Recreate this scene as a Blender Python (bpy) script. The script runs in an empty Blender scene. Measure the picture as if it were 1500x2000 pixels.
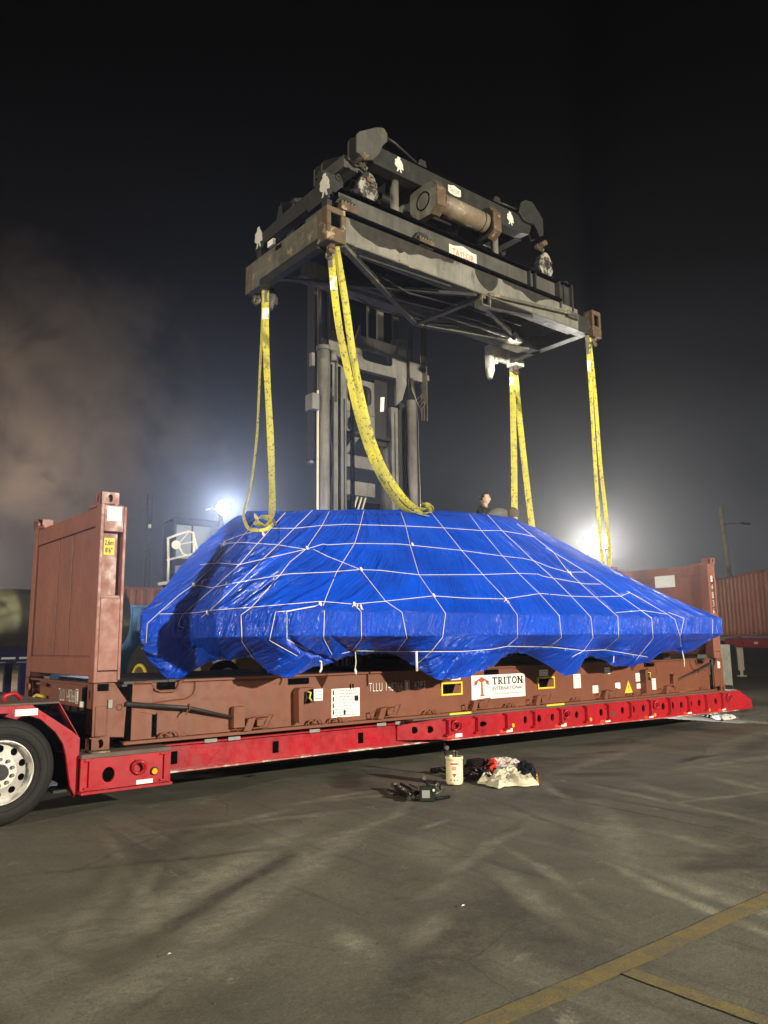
import bpy, bmesh, math, random
import numpy as np
from mathutils import Vector, Matrix
from mathutils.bvhtree import BVHTree
random.seed(7); rng = np.random.default_rng(7)
sc = bpy.context.scene
C = sc.collection
R = math.radians

# ---------------------------------------------------------------- camera
CAM = Vector((-2.7779, -8.1015, 1.630)); YAW, PITCH, ROLL, F = 0.67849, 0.16246, -0.01104, 1541.66
FW = Vector((math.sin(YAW)*math.cos(PITCH), math.cos(YAW)*math.cos(PITCH), math.sin(PITCH)))
RT0 = Vector((math.cos(YAW), -math.sin(YAW), 0)); UP0 = RT0.cross(FW)
RT = RT0*math.cos(ROLL) + UP0*math.sin(ROLL); UP = -RT0*math.sin(ROLL) + UP0*math.cos(ROLL)
cd = bpy.data.cameras.new('camera'); cam = bpy.data.objects.new('camera', cd); C.objects.link(cam)
cd.sensor_fit = 'HORIZONTAL'; cd.sensor_width = 36; cd.lens = F/1500*36; cd.clip_start = .1; cd.clip_end = 1500
M = Matrix((RT, UP, -FW)).transposed().to_4x4(); M.translation = CAM
cam.matrix_world = M
sc.camera = cam

# ---------------------------------------------------------------- night sky and view
world = bpy.data.worlds.new('World'); sc.world = world; world.use_nodes = True
nt = world.node_tree; nt.nodes.clear()
def N(nt, t, **k):
    n = nt.nodes.new(t)
    for a, b in k.items(): setattr(n, a, b)
    return n
wo = N(nt, 'ShaderNodeOutputWorld'); bg = N(nt, 'ShaderNodeBackground')
tc = N(nt, 'ShaderNodeTexCoord'); sp = N(nt, 'ShaderNodeSeparateXYZ'); rp = N(nt, 'ShaderNodeValToRGB')
nt.links.new(tc.outputs['Generated'], sp.inputs[0]); nt.links.new(sp.outputs['Z'], rp.inputs[0])
SKY = [(0.0, (.060,.061,.068)), (.10, (.046,.047,.054)), (.2, (.024,.025,.030)), (.33, (.0085,.0088,.0108)), (.45, (.0030,.0030,.0036)), (.62, (.0008,.0008,.0009)), (1, (.0006,.0006,.0007))]
el = rp.color_ramp.elements
while len(el) < len(SKY): el.new(.5)
for e_, (p_, c_) in zip(el, SKY): e_.position = p_; e_.color = (*c_, 1)
rp.color_ramp.interpolation = 'EASE'
nt.links.new(rp.outputs[0], bg.inputs[0]); nt.links.new(bg.outputs[0], wo.inputs[0]); bg.inputs[1].default_value = 1.0
sc.view_settings.view_transform = 'Standard'; sc.view_settings.look = 'None'
sc.view_settings.exposure = 0; sc.view_settings.gamma = 1; sc.view_settings.use_curve_mapping = False
sc.cycles.use_denoising = True
sc.cycles.max_bounces = 6; sc.cycles.volume_bounces = 0; sc.cycles.transparent_max_bounces = 12
sc.cycles.sample_clamp_indirect = 3.0; sc.cycles.sample_clamp_direct = 0
sc.cycles.volume_step_rate = 2.0; sc.cycles.volume_max_steps = 128

def at(px, py, ax, val):
    """point on the real plane  axis = val  that is seen at photograph pixel (px, py)"""
    d = FW + RT*((px-750)/F) + UP*((1000-py)/F)
    return CAM + d*((val-CAM[ax])/d[ax])
def atd(px, py, Z):
    return CAM + (FW + RT*((px-750)/F) + UP*((1000-py)/F))*Z

# ---------------------------------------------------------------- mesh builder
class MB:
    def __init__(s): s.v = []; s.f = []; s.sm = []; s.uv = None
    def add(s, vs, fs, smooth=False):
        o = len(s.v); s.v += [tuple(v) for v in vs]; s.f += [tuple(i+o for i in f) for f in fs]; s.sm += [smooth]*len(fs); return s
    def box(s, x0, x1, y0, y1, z0, z1):
        if x0 > x1: x0, x1 = x1, x0
        if y0 > y1: y0, y1 = y1, y0
        if z0 > z1: z0, z1 = z1, z0
        return s.add([(x0,y0,z0),(x1,y0,z0),(x1,y1,z0),(x0,y1,z0),(x0,y0,z1),(x1,y0,z1),(x1,y1,z1),(x0,y1,z1)],
              [(3,2,1,0),(4,5,6,7),(0,1,5,4),(1,2,6,5),(2,3,7,6),(3,0,4,7)])
    def beam(s, p, q, w, h, up=(0,0,1)):
        p = Vector(p); q = Vector(q); d = (q-p).normalized(); u = Vector(up)
        if abs(d.dot(u)) > .98: u = Vector((1,0,0))
        a = d.cross(u).normalized(); b = a.cross(d).normalized(); a *= w/2; b *= h/2
        vs = [p-a-b, p+a-b, p+a+b, p-a+b, q-a-b, q+a-b, q+a+b, q-a+b]
        return s.add(vs, [(0,1,2,3),(7,6,5,4),(1,0,4,5),(2,1,5,6),(3,2,6,7),(0,3,7,4)])
    def tube(s, pts, r, n=8, closed=False, r2=None):
        pts = [Vector(p) for p in pts]; m = len(pts); prev = None; vs = []
        for i, p in enumerate(pts):
            if closed: d = pts[(i+1) % m]-pts[i-1]
            else: d = pts[min(i+1, m-1)]-pts[max(i-1, 0)]
            d.normalize()
            if prev is None:
                u = Vector((0,0,1)) if abs(d.z) < .9 else Vector((1,0,0)); a = d.cross(u).normalized()
            else: a = (prev-d*prev.dot(d)).normalized()
            prev = a; b = d.cross(a); rr = r if r2 is None else r+(r2-r)*i/(m-1)
            for k in range(n):
                t = 2*math.pi*k/n; vs.append(p+a*(rr*math.cos(t))+b*(rr*math.sin(t)))
        fs = []
        for i in range(m if closed else m-1):
            j = (i+1) % m
            for k in range(n):
                l = (k+1) % n; fs.append((i*n+k, i*n+l, j*n+l, j*n+k))
        s.add(vs, fs, n > 5)
        if not closed:
            o = len(s.v)-m*n
            s.f += [tuple(o+k for k in range(n))[::-1], tuple(o+(m-1)*n+k for k in range(n))]; s.sm += [False]*2
        return s
    def cyl(s, p, q, r, n=16, r2=None): return s.tube([p, q], r, n, r2=r2)
    def prism(s, poly, ax, a0, a1):
        def P(u, v, a): return ((a,u,v), (u,a,v), (u,v,a))[ax]
        n = len(poly); vs = [P(u,v,a0) for u,v in poly]+[P(u,v,a1) for u,v in poly]
        fs = [tuple(range(n))[::-1], tuple(range(n,2*n))]+[(i,(i+1)%n,(i+1)%n+n,i+n) for i in range(n)]
        return s.add(vs, fs)
    def cell(s, fn, u0, u1, v0, v1, cu, cv, ru, rv, depth, n=16):
        """plate cell with an elliptical hole; fn(u, v, d) -> point, d = depth behind the face"""
        outer = []; inner = []
        for k in range(n):
            t = 2*math.pi*(k+.5)/n; c, w = math.cos(t), math.sin(t)
            m = min(((u1-cu)/c if c > 0 else (u0-cu)/c) if abs(c) > 1e-6 else 1e9, ((v1-cv)/w if w > 0 else (v0-cv)/w) if abs(w) > 1e-6 else 1e9)
            outer.append([cu+c*m, cv+w*m]); inner.append((cu+c*ru, cv+w*rv))
        for cx, cy in ((u0,v0),(u1,v0),(u1,v1),(u0,v1)):
            j = min(range(n), key=lambda i: (outer[i][0]-cx)**2+(outer[i][1]-cy)**2); outer[j] = [cx, cy]
        vs = [fn(u,v,0) for u,v in outer]+[fn(u,v,0) for u,v in inner]+[fn(u,v,depth) for u,v in inner]+[fn(u,v,depth) for u,v in outer]
        fs = []
        for k in range(n):
            l = (k+1) % n
            fs += [(k,l,n+l,n+k), (n+k,n+l,2*n+l,2*n+k), (2*n+k,2*n+l,3*n+l,3*n+k)]
        return s.add(vs, fs)
    def torus(s, c, axis, R_, r, n=18, m=6, a0=0, a1=2*math.pi, ref=None):
        c = Vector(c); ax = Vector(axis).normalized(); u = Vector(ref) if ref else (Vector((0,0,1)) if abs(ax.z) < .9 else Vector((1,0,0)))
        a = (u-ax*u.dot(ax)).normalized(); b = ax.cross(a); full = abs(a1-a0-2*math.pi) < 1e-6
        k = n if full else n+1
        return s.tube([c+a*(R_*math.cos(a0+(a1-a0)*i/n))+b*(R_*math.sin(a0+(a1-a0)*i/n)) for i in range(k)], r, m, closed=full)
    def build(s, name, mat, parent=None, bevel=0):
        me = bpy.data.meshes.new(name); off = origin(parent)
        me.from_pydata([(x-off.x, y-off.y, z-off.z) for x, y, z in s.v], [], s.f)
        me.polygons.foreach_set('use_smooth', s.sm)
        bm = bmesh.new(); bm.from_mesh(me); bmesh.ops.recalc_face_normals(bm, faces=bm.faces); bm.to_mesh(me); bm.free()
        me.materials.append(mat)
        o = bpy.data.objects.new(name, me); C.objects.link(o)
        if parent: o.parent = parent
        if bevel:
            b = o.modifiers.new('bevel', 'BEVEL'); b.width = bevel; b.segments = 1; b.limit_method = 'ANGLE'; b.angle_limit = R(40)
        return o
_org = {}
def origin(o):
    v = Vector((0,0,0))
    while o is not None: v = v+Vector(o.location); o = o.parent
    return v
def thing(name, label, cat, loc=(0,0,0), group=None):
    o = bpy.data.objects.new(name, None); C.objects.link(o); o.location = loc; o.empty_display_size = .2
    o['label'] = label; o['category'] = cat
    if group: o['group'] = group
    return o
def tag(o, label, cat, group=None):
    o['label'] = label; o['category'] = cat
    if group: o['group'] = group
    return o
def struct(o, k='structure'): o['kind'] = k; return o
def B(*a): return MB().box(*a)

# ---------------------------------------------------------------- materials
def newmat(name):
    m = bpy.data.materials.new(name); m.use_nodes = True; nt = m.node_tree
    return m, nt, nt.nodes['Principled BSDF']
def noise(nt, scale=5, detail=6, rough=.6, stretch=(1,1,1), rot=(0,0,0), coord='Object', dist=0):
    tc = N(nt, 'ShaderNodeTexCoord'); mp = N(nt, 'ShaderNodeMapping'); n = N(nt, 'ShaderNodeTexNoise')
    mp.inputs['Scale'].default_value = stretch; mp.inputs['Rotation'].default_value = rot
    n.inputs['Scale'].default_value = scale; n.inputs['Detail'].default_value = detail; n.inputs['Roughness'].default_value = rough; n.inputs['Distortion'].default_value = dist
    nt.links.new(tc.outputs[coord], mp.inputs[0]); nt.links.new(mp.outputs[0], n.inputs['Vector']); return n.outputs['Fac']
def ramp(nt, src, a, b, lo=0., hi=1.):
    r = N(nt, 'ShaderNodeMapRange'); r.inputs['From Min'].default_value = a; r.inputs['From Max'].default_value = b
    r.inputs['To Min'].default_value = lo; r.inputs['To Max'].default_value = hi; nt.links.new(src, r.inputs['Value']); return r.outputs[0]
def mixc(nt, fac, a, b, mode='MIX'):
    m = N(nt, 'ShaderNodeMix', data_type='RGBA', blend_type=mode)
    for i, x in ((6, a), (7, b)):
        if isinstance(x, tuple): m.inputs[i].default_value = (*x, 1)
        else: nt.links.new(x, m.inputs[i])
    if isinstance(fac, float): m.inputs[0].default_value = fac
    else: nt.links.new(fac, m.inputs[0])
    return m.outputs[2]
def mul(nt, a, b, op='MULTIPLY'):
    m = N(nt, 'ShaderNodeMath', operation=op)
    for i, x in ((0, a), (1, b)):
        if isinstance(x, (int, float)): m.inputs[i].default_value = x
        else: nt.links.new(x, m.inputs[i])
    return m.outputs[0]
def bump(nt, h, bsdf, strength=.3, dist=.01):
    b = N(nt, 'ShaderNodeBump'); b.inputs['Strength'].default_value = strength; b.inputs['Distance'].default_value = dist
    nt.links.new(h, b.inputs['Height']); nt.links.new(b.outputs[0], bsdf.inputs['Normal'])
def paint(name, base, dirt=(.05,.04,.03), amount=.5, rough=.45, streak=True, rust=None, rustamt=.62, scale=1.6, bumpy=.15, metal=0., wear=None, spec=.3):
    m, nt, b = newmat(name); b.inputs['Specular IOR Level'].default_value = spec
    f1 = noise(nt, scale, 8, .65); col = mixc(nt, ramp(nt, f1, .35, .75, 0, amount), base, dirt)
    if streak:
        f2 = noise(nt, 3.0, 5, .6, (3.5, 3.5, .35)); col = mixc(nt, ramp(nt, f2, .5, .8, 0, amount*.9), col, dirt)
    if wear:
        f5 = noise(nt, 4.2, 9, .7, (1,1,.5)); col = mixc(nt, ramp(nt, f5, .56, .66, 0, .7), col, wear)
    if rust:
        f3 = noise(nt, 5.5, 9, .72); col = mixc(nt, ramp(nt, f3, rustamt, rustamt+.06), col, rust)
    nt.links.new(col, b.inputs['Base Color'])
    f4 = noise(nt, 9, 5, .6); nt.links.new(ramp(nt, f4, .3, .7, rough-.12, rough+.18), b.inputs['Roughness'])
    b.inputs['Metallic'].default_value = metal
    bump(nt, noise(nt, 28, 6, .6), b, bumpy, .004)
    return m
def plain(name, base, rough=.6, metal=0., var=.25, scale=12, spec=.28):
    m, nt, b = newmat(name); b.inputs['Specular IOR Level'].default_value = spec
    d = tuple(c*(1-var*1.6) for c in base); f = noise(nt, scale, 6, .6)
    nt.links.new(mixc(nt, ramp(nt, f, .3, .75), base, d), b.inputs['Base Color'])
    b.inputs['Roughness'].default_value = rough; b.inputs['Metallic'].default_value = metal
    bump(nt, f, b, .08, .004)
    return m
def emit(name, col, s):
    m, nt, b = newmat(name); b.inputs['Base Color'].default_value = (*col, 1); b.inputs['Emission Color'].default_value = (*col, 1); b.inputs['Emission Strength'].default_value = s; return m
MT = {}
MT['rack'] = paint('rack_paint', (.172,.058,.031), (.09,.036,.022), .45, .5, rust=(.10,.042,.027), rustamt=.70)
MT['rack_wall'] = paint('rack_wall_paint', (.245,.088,.058), (.13,.052,.037), .65, .42, rust=(.36,.20,.155), rustamt=.67, bumpy=.25)
MT['red'] = paint('trailer_red_paint', (.36,.009,.017), (.11,.016,.019), .5, .34, rust=(.22,.06,.045), rustamt=.68, scale=2.2)
MT['deckgrey'] = paint('worn_deck_steel', (.12,.085,.07), (.05,.035,.03), .6, .7)
MT['spread'] = paint('spreader_black_paint', (.028,.028,.025), (.012,.011,.010), .5, .42, rust=(.07,.052,.030), rustamt=.69, wear=(.045,.043,.036))
MT['web'] = paint('spreader_grey_web', (.205,.20,.168), (.06,.055,.045), .75, .45, rust=(.09,.06,.035), rustamt=.62, wear=(.06,.055,.048))
MT['stain'] = paint('spreader_stained_beam', (.13,.125,.095), (.04,.034,.025), .85, .4, rust=(.27,.21,.12), rustamt=.57, scale=3)
MT['rust'] = paint('rusty_steel', (.115,.078,.045), (.04,.028,.018), .8, .5, rust=(.30,.24,.15), rustamt=.56, scale=6, bumpy=.4)
MT['mast'] = paint('mast_grey_paint', (.205,.196,.170), (.05,.046,.04), .85, .45, rust=(.08,.06,.04), rustamt=.64)
MT['mastdark'] = paint('mast_dark_steel', (.022,.021,.020), (.010,.009,.009), .6, .4)
MT['dark'] = plain('black_steel_and_shade', (.0025,.0025,.003), .9, spec=.02)  # black steel; also drawn as shade in gaps, slots and holes
MT['rubber'] = plain('tyre_rubber', (.020,.019,.018), .7, spec=.2)
MT['alu'] = plain('polished_aluminium_rim', (.62,.60,.56), .36, .55, .12)
MT['white'] = plain('white_decal', (.82,.81,.75), .5, var=.08)
MT['cream'] = plain('cream_paint', (.70,.66,.50), .5, var=.12)
MT['yellow'] = plain('yellow_paint', (.72,.55,.05), .5, var=.15)
MT['amber'] = plain('amber_lens', (.85,.36,.02), .2, var=.1)
MT['black'] = plain('black_print', (.010,.010,.010), .6, spec=.15)
MT['orange'] = plain('rust_orange_print', (.42,.11,.05), .6)
MT['redprint'] = plain('red_print', (.75,.06,.03), .5)
MT['brass'] = plain('chain_steel', (.16,.14,.11), .45, .6)
MT['strut'] = plain('dark_strut_rubber', (.035,.033,.032), .5)
MT['grey'] = plain('grey_decal', (.3,.3,.28), .6)

def text(s, name, mat, parent, origin_pt, xdir, zdir, height, width=None, extrude=.001):
    cu = bpy.data.curves.new(name, 'FONT'); cu.body = s; cu.size = 1; cu.extrude = 0
    if name == 'print' and height > .03: cu.offset = .012
    if name == 'container_number': cu.offset = -.016; cu.space_character = 1.12
    o = bpy.data.objects.new(name, cu); C.objects.link(o); bpy.context.view_layer.update()
    me = bpy.data.meshes.new_from_object(o); bpy.data.objects.remove(o); me.name = name
    vs = np.array([v.co[:] for v in me.vertices]); x0, y0 = vs[:,0].min(), vs[:,1].min(); w = vs[:,0].max()-x0; h = vs[:,1].max()-y0
    sx = (width/w) if width else height/h; sy = height/h
    X = Vector(xdir).normalized(); Zd = Vector(zdir).normalized(); off = origin(parent); P = Vector(origin_pt)-off
    for v in me.vertices:
        v.co = P+X*((v.co.x-x0)*sx)+Zd*((v.co.y-y0)*sy)
    me.materials.clear(); me.materials.append(mat)
    ob = bpy.data.objects.new(name, me); C.objects.link(ob); ob.parent = parent
    return ob
# ---------------------------------------------------------------- yard flood lights (off to the back and left of the camera) and lamps in view
def lamp(name, loc, energy, col, size, target=None, cone=None, parent=None, blend=.6):
    ld = bpy.data.lights.new(name, 'SPOT' if target is not None else 'POINT'); ld.energy = energy; ld.color = col; ld.shadow_soft_size = size
    if target is not None: ld.spot_size = R(cone); ld.spot_blend = blend
    o = bpy.data.objects.new(name, ld); C.objects.link(o); P = Vector(loc); o.location = P-origin(parent)
    if target is not None: o.rotation_mode = 'QUATERNION'; o.rotation_quaternion = (Vector(target)-P).to_track_quat('-Z', 'Y')
    if parent: o.parent = parent
    return o
WARM = (1, .91, .74); COOL = (.80, .87, 1.0)
KEY = (8.6, -22., 6.7); SIDE = (-40., -16., 12.5); FAR = (-37., 24., 11.5)
lamp('yard_flood_light', KEY, 41000, WARM, .30, (5, -1, 2.2), 95)
lamp('yard_flood_light', SIDE, 60000, (1, .88, .68), .35, (2, 1, 2), 70)
lamp('yard_flood_light', FAR, 21000, (1, .92, .76), .35, (2, -2, 1), 70)
def flood_mast(pos, label, aim):
    x, y, z = pos
    t = thing('flood_light_mast', label, 'light mast', (x, y, 0))
    d = (Vector(aim)-Vector(pos)).normalized(); back = Vector(pos)-d*.5
    MB().tube([(back.x, back.y, 0), (back.x, back.y, z+.3)], .14, 12, r2=.07).build('pole', MT['mast'], t)
    s = Vector((-d.y, d.x, 0)).normalized()
    MB().beam(back+s*.9+Vector((0,0,.3)), back-s*.9+Vector((0,0,.3)), .08, .08).build('crossbar', MT['mast'], t)
    for k in (-.75, .75): MB().beam(back+s*k+Vector((0,0,.1)), back+s*k+d*.25+Vector((0,0,.1)), .4, .3).build('lamp_head', MT['mastdark'], t)
flood_mast(KEY, 'portable flood light mast standing behind the camera', (5,0,2))
flood_mast(FAR, 'tall flood light mast standing in the yard beyond the left edge of the view', (2,-2,1))
flood_mast(SIDE, 'tall flood light mast standing far to the left of the camera', (2,1,2))

# ---------------------------------------------------------------- ground
def ground_mat():
    m, nt, b = newmat('yard_asphalt')
    L = nt.links
    n1 = noise(nt, .22, 6, .6, dist=.4); n2 = noise(nt, 1.3, 9, .68, dist=.6); n3 = noise(nt, 70, 3, .6)
    col = mixc(nt, ramp(nt, n1, .35, .65), (.078,.077,.060), (.128,.125,.097))
    col = mixc(nt, ramp(nt, n2, .42, .7, 0, .55), col, (.165,.152,.115))
    # long dusty sweeps left by tyres, in three directions
    for rot, st, sc_, lo, hi, amt, cc in ((R(28), (1,.07,1), 2.6, .52, .68, .55, (.20,.187,.142)), (R(-38), (1,.09,1), 1.7, .55, .70, .5, (.185,.17,.13)), (R(70), (1,.06,1), 3.4, .56, .66, .5, (.036,.032,.025)), (R(5), (1,.05,1), 5.5, .57, .70, .4, (.04,.036,.028))):
        f = noise(nt, sc_, 6, .6, st, (0,0,rot), dist=.25); msk = ramp(nt, noise(nt, .45, 3, .5, (1,1,1), (0,0,rot)), .42, .58)
        col = mixc(nt, mul(nt, ramp(nt, f, lo, hi, 0, amt), msk), col, cc)
    # crumbs of pale grit
    f = noise(nt, 2.4, 12, .78, dist=.3); col = mixc(nt, ramp(nt, f, .60, .66, 0, .85), col, (.27,.25,.19))
    f = noise(nt, 9, 10, .75); col = mixc(nt, ramp(nt, f, .66, .71, 0, .7), col, (.25,.23,.18))
    # oil stains
    f = noise(nt, .5, 5, .55, dist=.8); col = mixc(nt, ramp(nt, f, .58, .70, 0, .75), col, (.026,.022,.018))
    # scuffs, skid marks and dust lanes, each where it lies in the yard: x, y, heading, half width, half length, strength, tone
    tcs = N(nt, 'ShaderNodeTexCoord'); wn = N(nt, 'ShaderNodeTexNoise'); wn.inputs['Scale'].default_value = 1.1; wn.inputs['Detail'].default_value = 4
    L.new(tcs.outputs['Object'], wn.inputs['Vector']); wv = N(nt, 'ShaderNodeVectorMath', operation='SCALE'); wv.inputs['Scale'].default_value = .28; L.new(wn.outputs['Color'], wv.inputs[0])
    wa = N(nt, 'ShaderNodeVectorMath', operation='ADD'); L.new(tcs.outputs['Object'], wa.inputs[0]); L.new(wv.outputs[0], wa.inputs[1])
    P_, D_, G_ = (.29,.28,.205), (.040,.037,.029), (.31,.295,.22)
    r_ = random.Random(12)
    SC = [(-.10,-2.75,33,.20,2.0,.75,P_),(.25,-3.15,33,.16,1.9,.75,P_),(.10,-2.95,33,.07,1.1,.85,D_),(-.85,-2.75,60,.09,.75,.6,G_),(-.45,-2.5,56,.06,.45,.5,G_),(-.7,-2.6,57,.3,.9,.35,D_),(-1.5,-3.1,25,.3,.8,.4,P_),
          (-.9,-4.1,12,.22,.6,.45,P_),(.0,-4.35,78,.10,.32,.7,P_),(.45,-4.45,30,.10,.28,.95,G_),(.35,-4.75,30,.28,1.2,.6,D_),(.95,-4.9,62,.22,.8,.6,D_),(1.35,-4.45,65,.10,.65,.6,P_),(1.8,-4.2,63,.06,.9,.5,P_),
          (2.9,-3.95,48,.2,.75,.5,P_),(3.5,-3.6,50,.12,.9,.5,P_),(2.3,-3.3,18,.06,.35,.7,P_),(2.25,-2.55,12,.05,.22,.9,G_),(1.6,-3.2,40,.25,.6,.45,P_),(1.2,-2.3,8,.15,.5,.4,P_),(3.3,-5.0,35,.35,.9,.65,D_),(4.6,-4.2,20,.4,1.2,.45,D_),
          (.9,-3.7,50,.3,.8,.5,D_),(2.1,-5.0,70,.05,.5,.6,P_),(5.2,-3.0,75,.12,.5,.5,P_),(6.2,-3.3,68,.1,.6,.45,P_),(1.2,-1.2,10,.09,.45,.6,P_),(2.4,-.9,6,.07,.5,.6,P_),(6.5,-1.2,12,.12,1.6,.45,P_),(9.5,-1.6,14,.2,2.5,.45,P_),(8.2,-2.6,-8,.12,2,.45,P_),(12,-1.4,20,.3,3,.4,P_)]
    for i in range(34): SC.append((r_.uniform(-2,9), r_.uniform(-6.2,-1), r_.choice([33,60,48,20,-10,75])+r_.uniform(-8,8), r_.uniform(.015,.09), r_.uniform(.2,1.1), r_.uniform(.35,.7), r_.choice([P_,P_,D_])))
    K_, M_ = (.020,.017,.015), (.035,.014,.014)
    for px, py, an, w, ln, am, cc in ((1355,1481,8,.11,.36,.9,M_),(1372,1480,4,.06,.7,.8,K_),(1408,1427,5,.14,.6,.8,M_),(1180,1452,-25,.22,.8,.8,K_),(1175,1470,-20,.12,.5,.7,M_),(1240,1440,5,.25,1.5,.6,K_),(1480,1450,10,.3,1.5,.5,K_),(1100,1480,-30,.18,.7,.6,K_),(1290,1412,0,.15,1.2,.6,K_)):
        q = at(px, py, 2, 0); SC.append((q.x, q.y, an, w, ln, am, cc))
    gr = noise(nt, 5, 10, .75); gmask = mul(nt, ramp(nt, gr, .40, .58, .30, 1), ramp(nt, noise(nt, 1.6, 5, .6), .36, .52, .45, 1))
    for x0, y0, an, w, ln, am, cc in SC:
        mp = N(nt, 'ShaderNodeMapping', vector_type='TEXTURE'); mp.inputs['Location'].default_value = (x0+.14, y0+.14, 0); mp.inputs['Rotation'].default_value = (0,0,R(an)); mp.inputs['Scale'].default_value = (ln, w, 1)
        L.new(wa.outputs[0], mp.inputs[0]); s_ = N(nt, 'ShaderNodeVectorMath', operation='MULTIPLY'); s_.inputs[1].default_value = (1,1,0); L.new(mp.outputs[0], s_.inputs[0])
        le = N(nt, 'ShaderNodeVectorMath', operation='LENGTH'); L.new(s_.outputs[0], le.inputs[0])
        col = mixc(nt, mul(nt, ramp(nt, le.outputs['Value'], 1.35, .35, 0, am*1.2), gmask), col, cc)
    # hairline cracks
    vo = N(nt, 'ShaderNodeTexVoronoi', feature='DISTANCE_TO_EDGE'); vo.inputs['Scale'].default_value = .42; vo.inputs['Randomness'].default_value = 1
    L.new(wa.outputs[0], vo.inputs['Vector']); ck = mul(nt, ramp(nt, vo.outputs['Distance'], .0022, .0008), ramp(nt, noise(nt, .8, 3, .5), .46, .55)); col = mixc(nt, mul(nt, ck, .45), col, (.02,.018,.014))
    # aggregate
    col = mixc(nt, ramp(nt, n3, .3, .7, .0, .45), col, (.03,.028,.022))
    f = noise(nt, 160, 2, .5); col = mixc(nt, ramp(nt, f, .62, .72, 0, .4), col, (.22,.20,.16))
    L.new(col, b.inputs['Base Color'])
    L.new(ramp(nt, n2, .3, .7, .62, .88), b.inputs['Roughness']); b.inputs['Specular IOR Level'].default_value = .35
    bn = mul(nt, mul(nt, n3, .5), mul(nt, noise(nt, 14, 8, .7), 1.6), 'ADD')
    bump(nt, bn, b, .34, .012)
    return m
MT['ground'] = ground_mat()
def gz(X, Y):
    near = np.exp(-((X-6)/22)**4)*np.exp(-((Y-3)/14)**4)
    return (np.sin(X*.9+Y*.35)+np.sin(Y*1.3-X*.5+1.7)+np.sin(X*2.1+Y*1.8))*.0035*near-.006
def ground():
    # finer grid near the camera so that the surface really undulates a little
    xs = np.concatenate([np.linspace(-300, -14, 12), np.linspace(-12, 30, 169), np.linspace(34, 400, 14)])
    ys = np.concatenate([np.linspace(-120, -12, 8), np.linspace(-10, 20, 121), np.linspace(24, 420, 16)])
    X, Y = np.meshgrid(xs, ys); Z = gz(X, Y)
    v = np.stack([X, Y, Z], -1).reshape(-1, 3); nx = len(xs)
    f = [(j*nx+i, j*nx+i+1, (j+1)*nx+i+1, (j+1)*nx+i) for j in range(len(ys)-1) for i in range(nx-1)]
    mb = MB(); mb.v = [tuple(p) for p in v]; mb.f = f; mb.sm = [True]*len(f)
    return struct(mb.build('ground', MT['ground']))
ground()
def line_mat():
    m, nt, b = newmat('worn_yellow_line_paint')
    f = noise(nt, 7, 10, .75); g = noise(nt, 60, 4, .6)
    col = mixc(nt, ramp(nt, f, .38, .58, .25, .95), (.22,.16,.028), (.11,.098,.060)); col = mixc(nt, ramp(nt, g, .35, .7, 0, .5), col, (.07,.06,.04))
    nt.links.new(col, b.inputs['Base Color']); b.inputs['Roughness'].default_value = .8; bump(nt, g, b, .4, .008)
    return m
MT['line'] = line_mat()
def strip(name, x0, x1, y0, y1, z, mat, seg=60):
    mb = MB(); r_ = random.Random(int(x0*10)+5)
    lng = (x1-x0) > (y1-y0); n = seg
    vs = []
    for i in range(n+1):
        t = i/n; j0 = r_.uniform(-.004, .004); j1 = r_.uniform(-.004, .004)
        if lng: vs += [(x0+(x1-x0)*t, y0+j0, z+float(gz(x0+(x1-x0)*t, y0))), (x0+(x1-x0)*t, y1+j1, z+float(gz(x0+(x1-x0)*t, y1)))]
        else: vs += [(x0+j0, y0+(y1-y0)*t, z+float(gz(x0, y0+(y1-y0)*t))), (x1+j1, y0+(y1-y0)*t, z+float(gz(x1, y0+(y1-y0)*t)))]
    mb.add(vs, [(2*i, 2*i+2, 2*i+3, 2*i+1) for i in range(n)])
    return struct(mb.build(name, mat))
strip('yellow_line', -6, 14, -5.535, -5.405, .006, MT['line'], 160)
strip('yellow_line', .77, .87, -9.5, -5.536, .006, MT['line'], 60)
MT['joint'] = plain('pale_joint_filler', (.16,.155,.12), .9, var=.3, scale=1.5)
# expansion joint seen at the right: a narrow tar-filled groove
a = at(1075, 1553, 2, 0); b_ = at(1500, 1640, 2, 0); d = (b_-a)
d.z = 0; n_ = Vector((-d.y, d.x, 0)).normalized()*.007; vs = []
for i in range(61):
    q = a+d*(-.05+1.6*i/60); w = n_*(.6+.5*math.sin(i*1.7)); 
    for e in (q-w, q+w): vs.append((e.x, e.y, .004+float(gz(e.x, e.y))))
struct(MB().add(vs, [(2*i, 2*i+2, 2*i+3, 2*i+1) for i in range(60)]).build('concrete_joint', MT['joint']))
# thin damp / oil stains, each its own sheet
def blob(name, cx, cy, rx, ry, z, mat, seed, n=48, rot=0):
    r_ = random.Random(seed); ph = [r_.uniform(0, 6.28) for _ in range(6)]; vs = [(cx, cy, z)]
    for i in range(n):
        t = 2*math.pi*i/n; q = 1+.16*math.sin(2*t+ph[0])+.13*math.sin(3*t+ph[1])+.09*math.sin(5*t+ph[2])+.06*math.sin(9*t+ph[3])+.04*math.sin(14*t+ph[4])
        x, y = rx*q*math.cos(t), ry*q*math.sin(t); vs.append((cx+x*math.cos(rot)-y*math.sin(rot), cy+x*math.sin(rot)+y*math.cos(rot), z))
    return struct(MB().add(vs, [(0, 1+i, 1+(i+1) % n) for i in range(n)]).build(name, mat))
MT['oil'] = plain('oil_stain', (.018,.014,.013), .45, var=.3, scale=8)
MT['redoil'] = plain('red_fluid_stain', (.030,.011,.011), .35, var=.3, scale=8)
p = at(488, 1517, 2, 0); blob('oil_stain', p.x, p.y, .05, .04, .0085, MT['oil'], 14)
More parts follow.
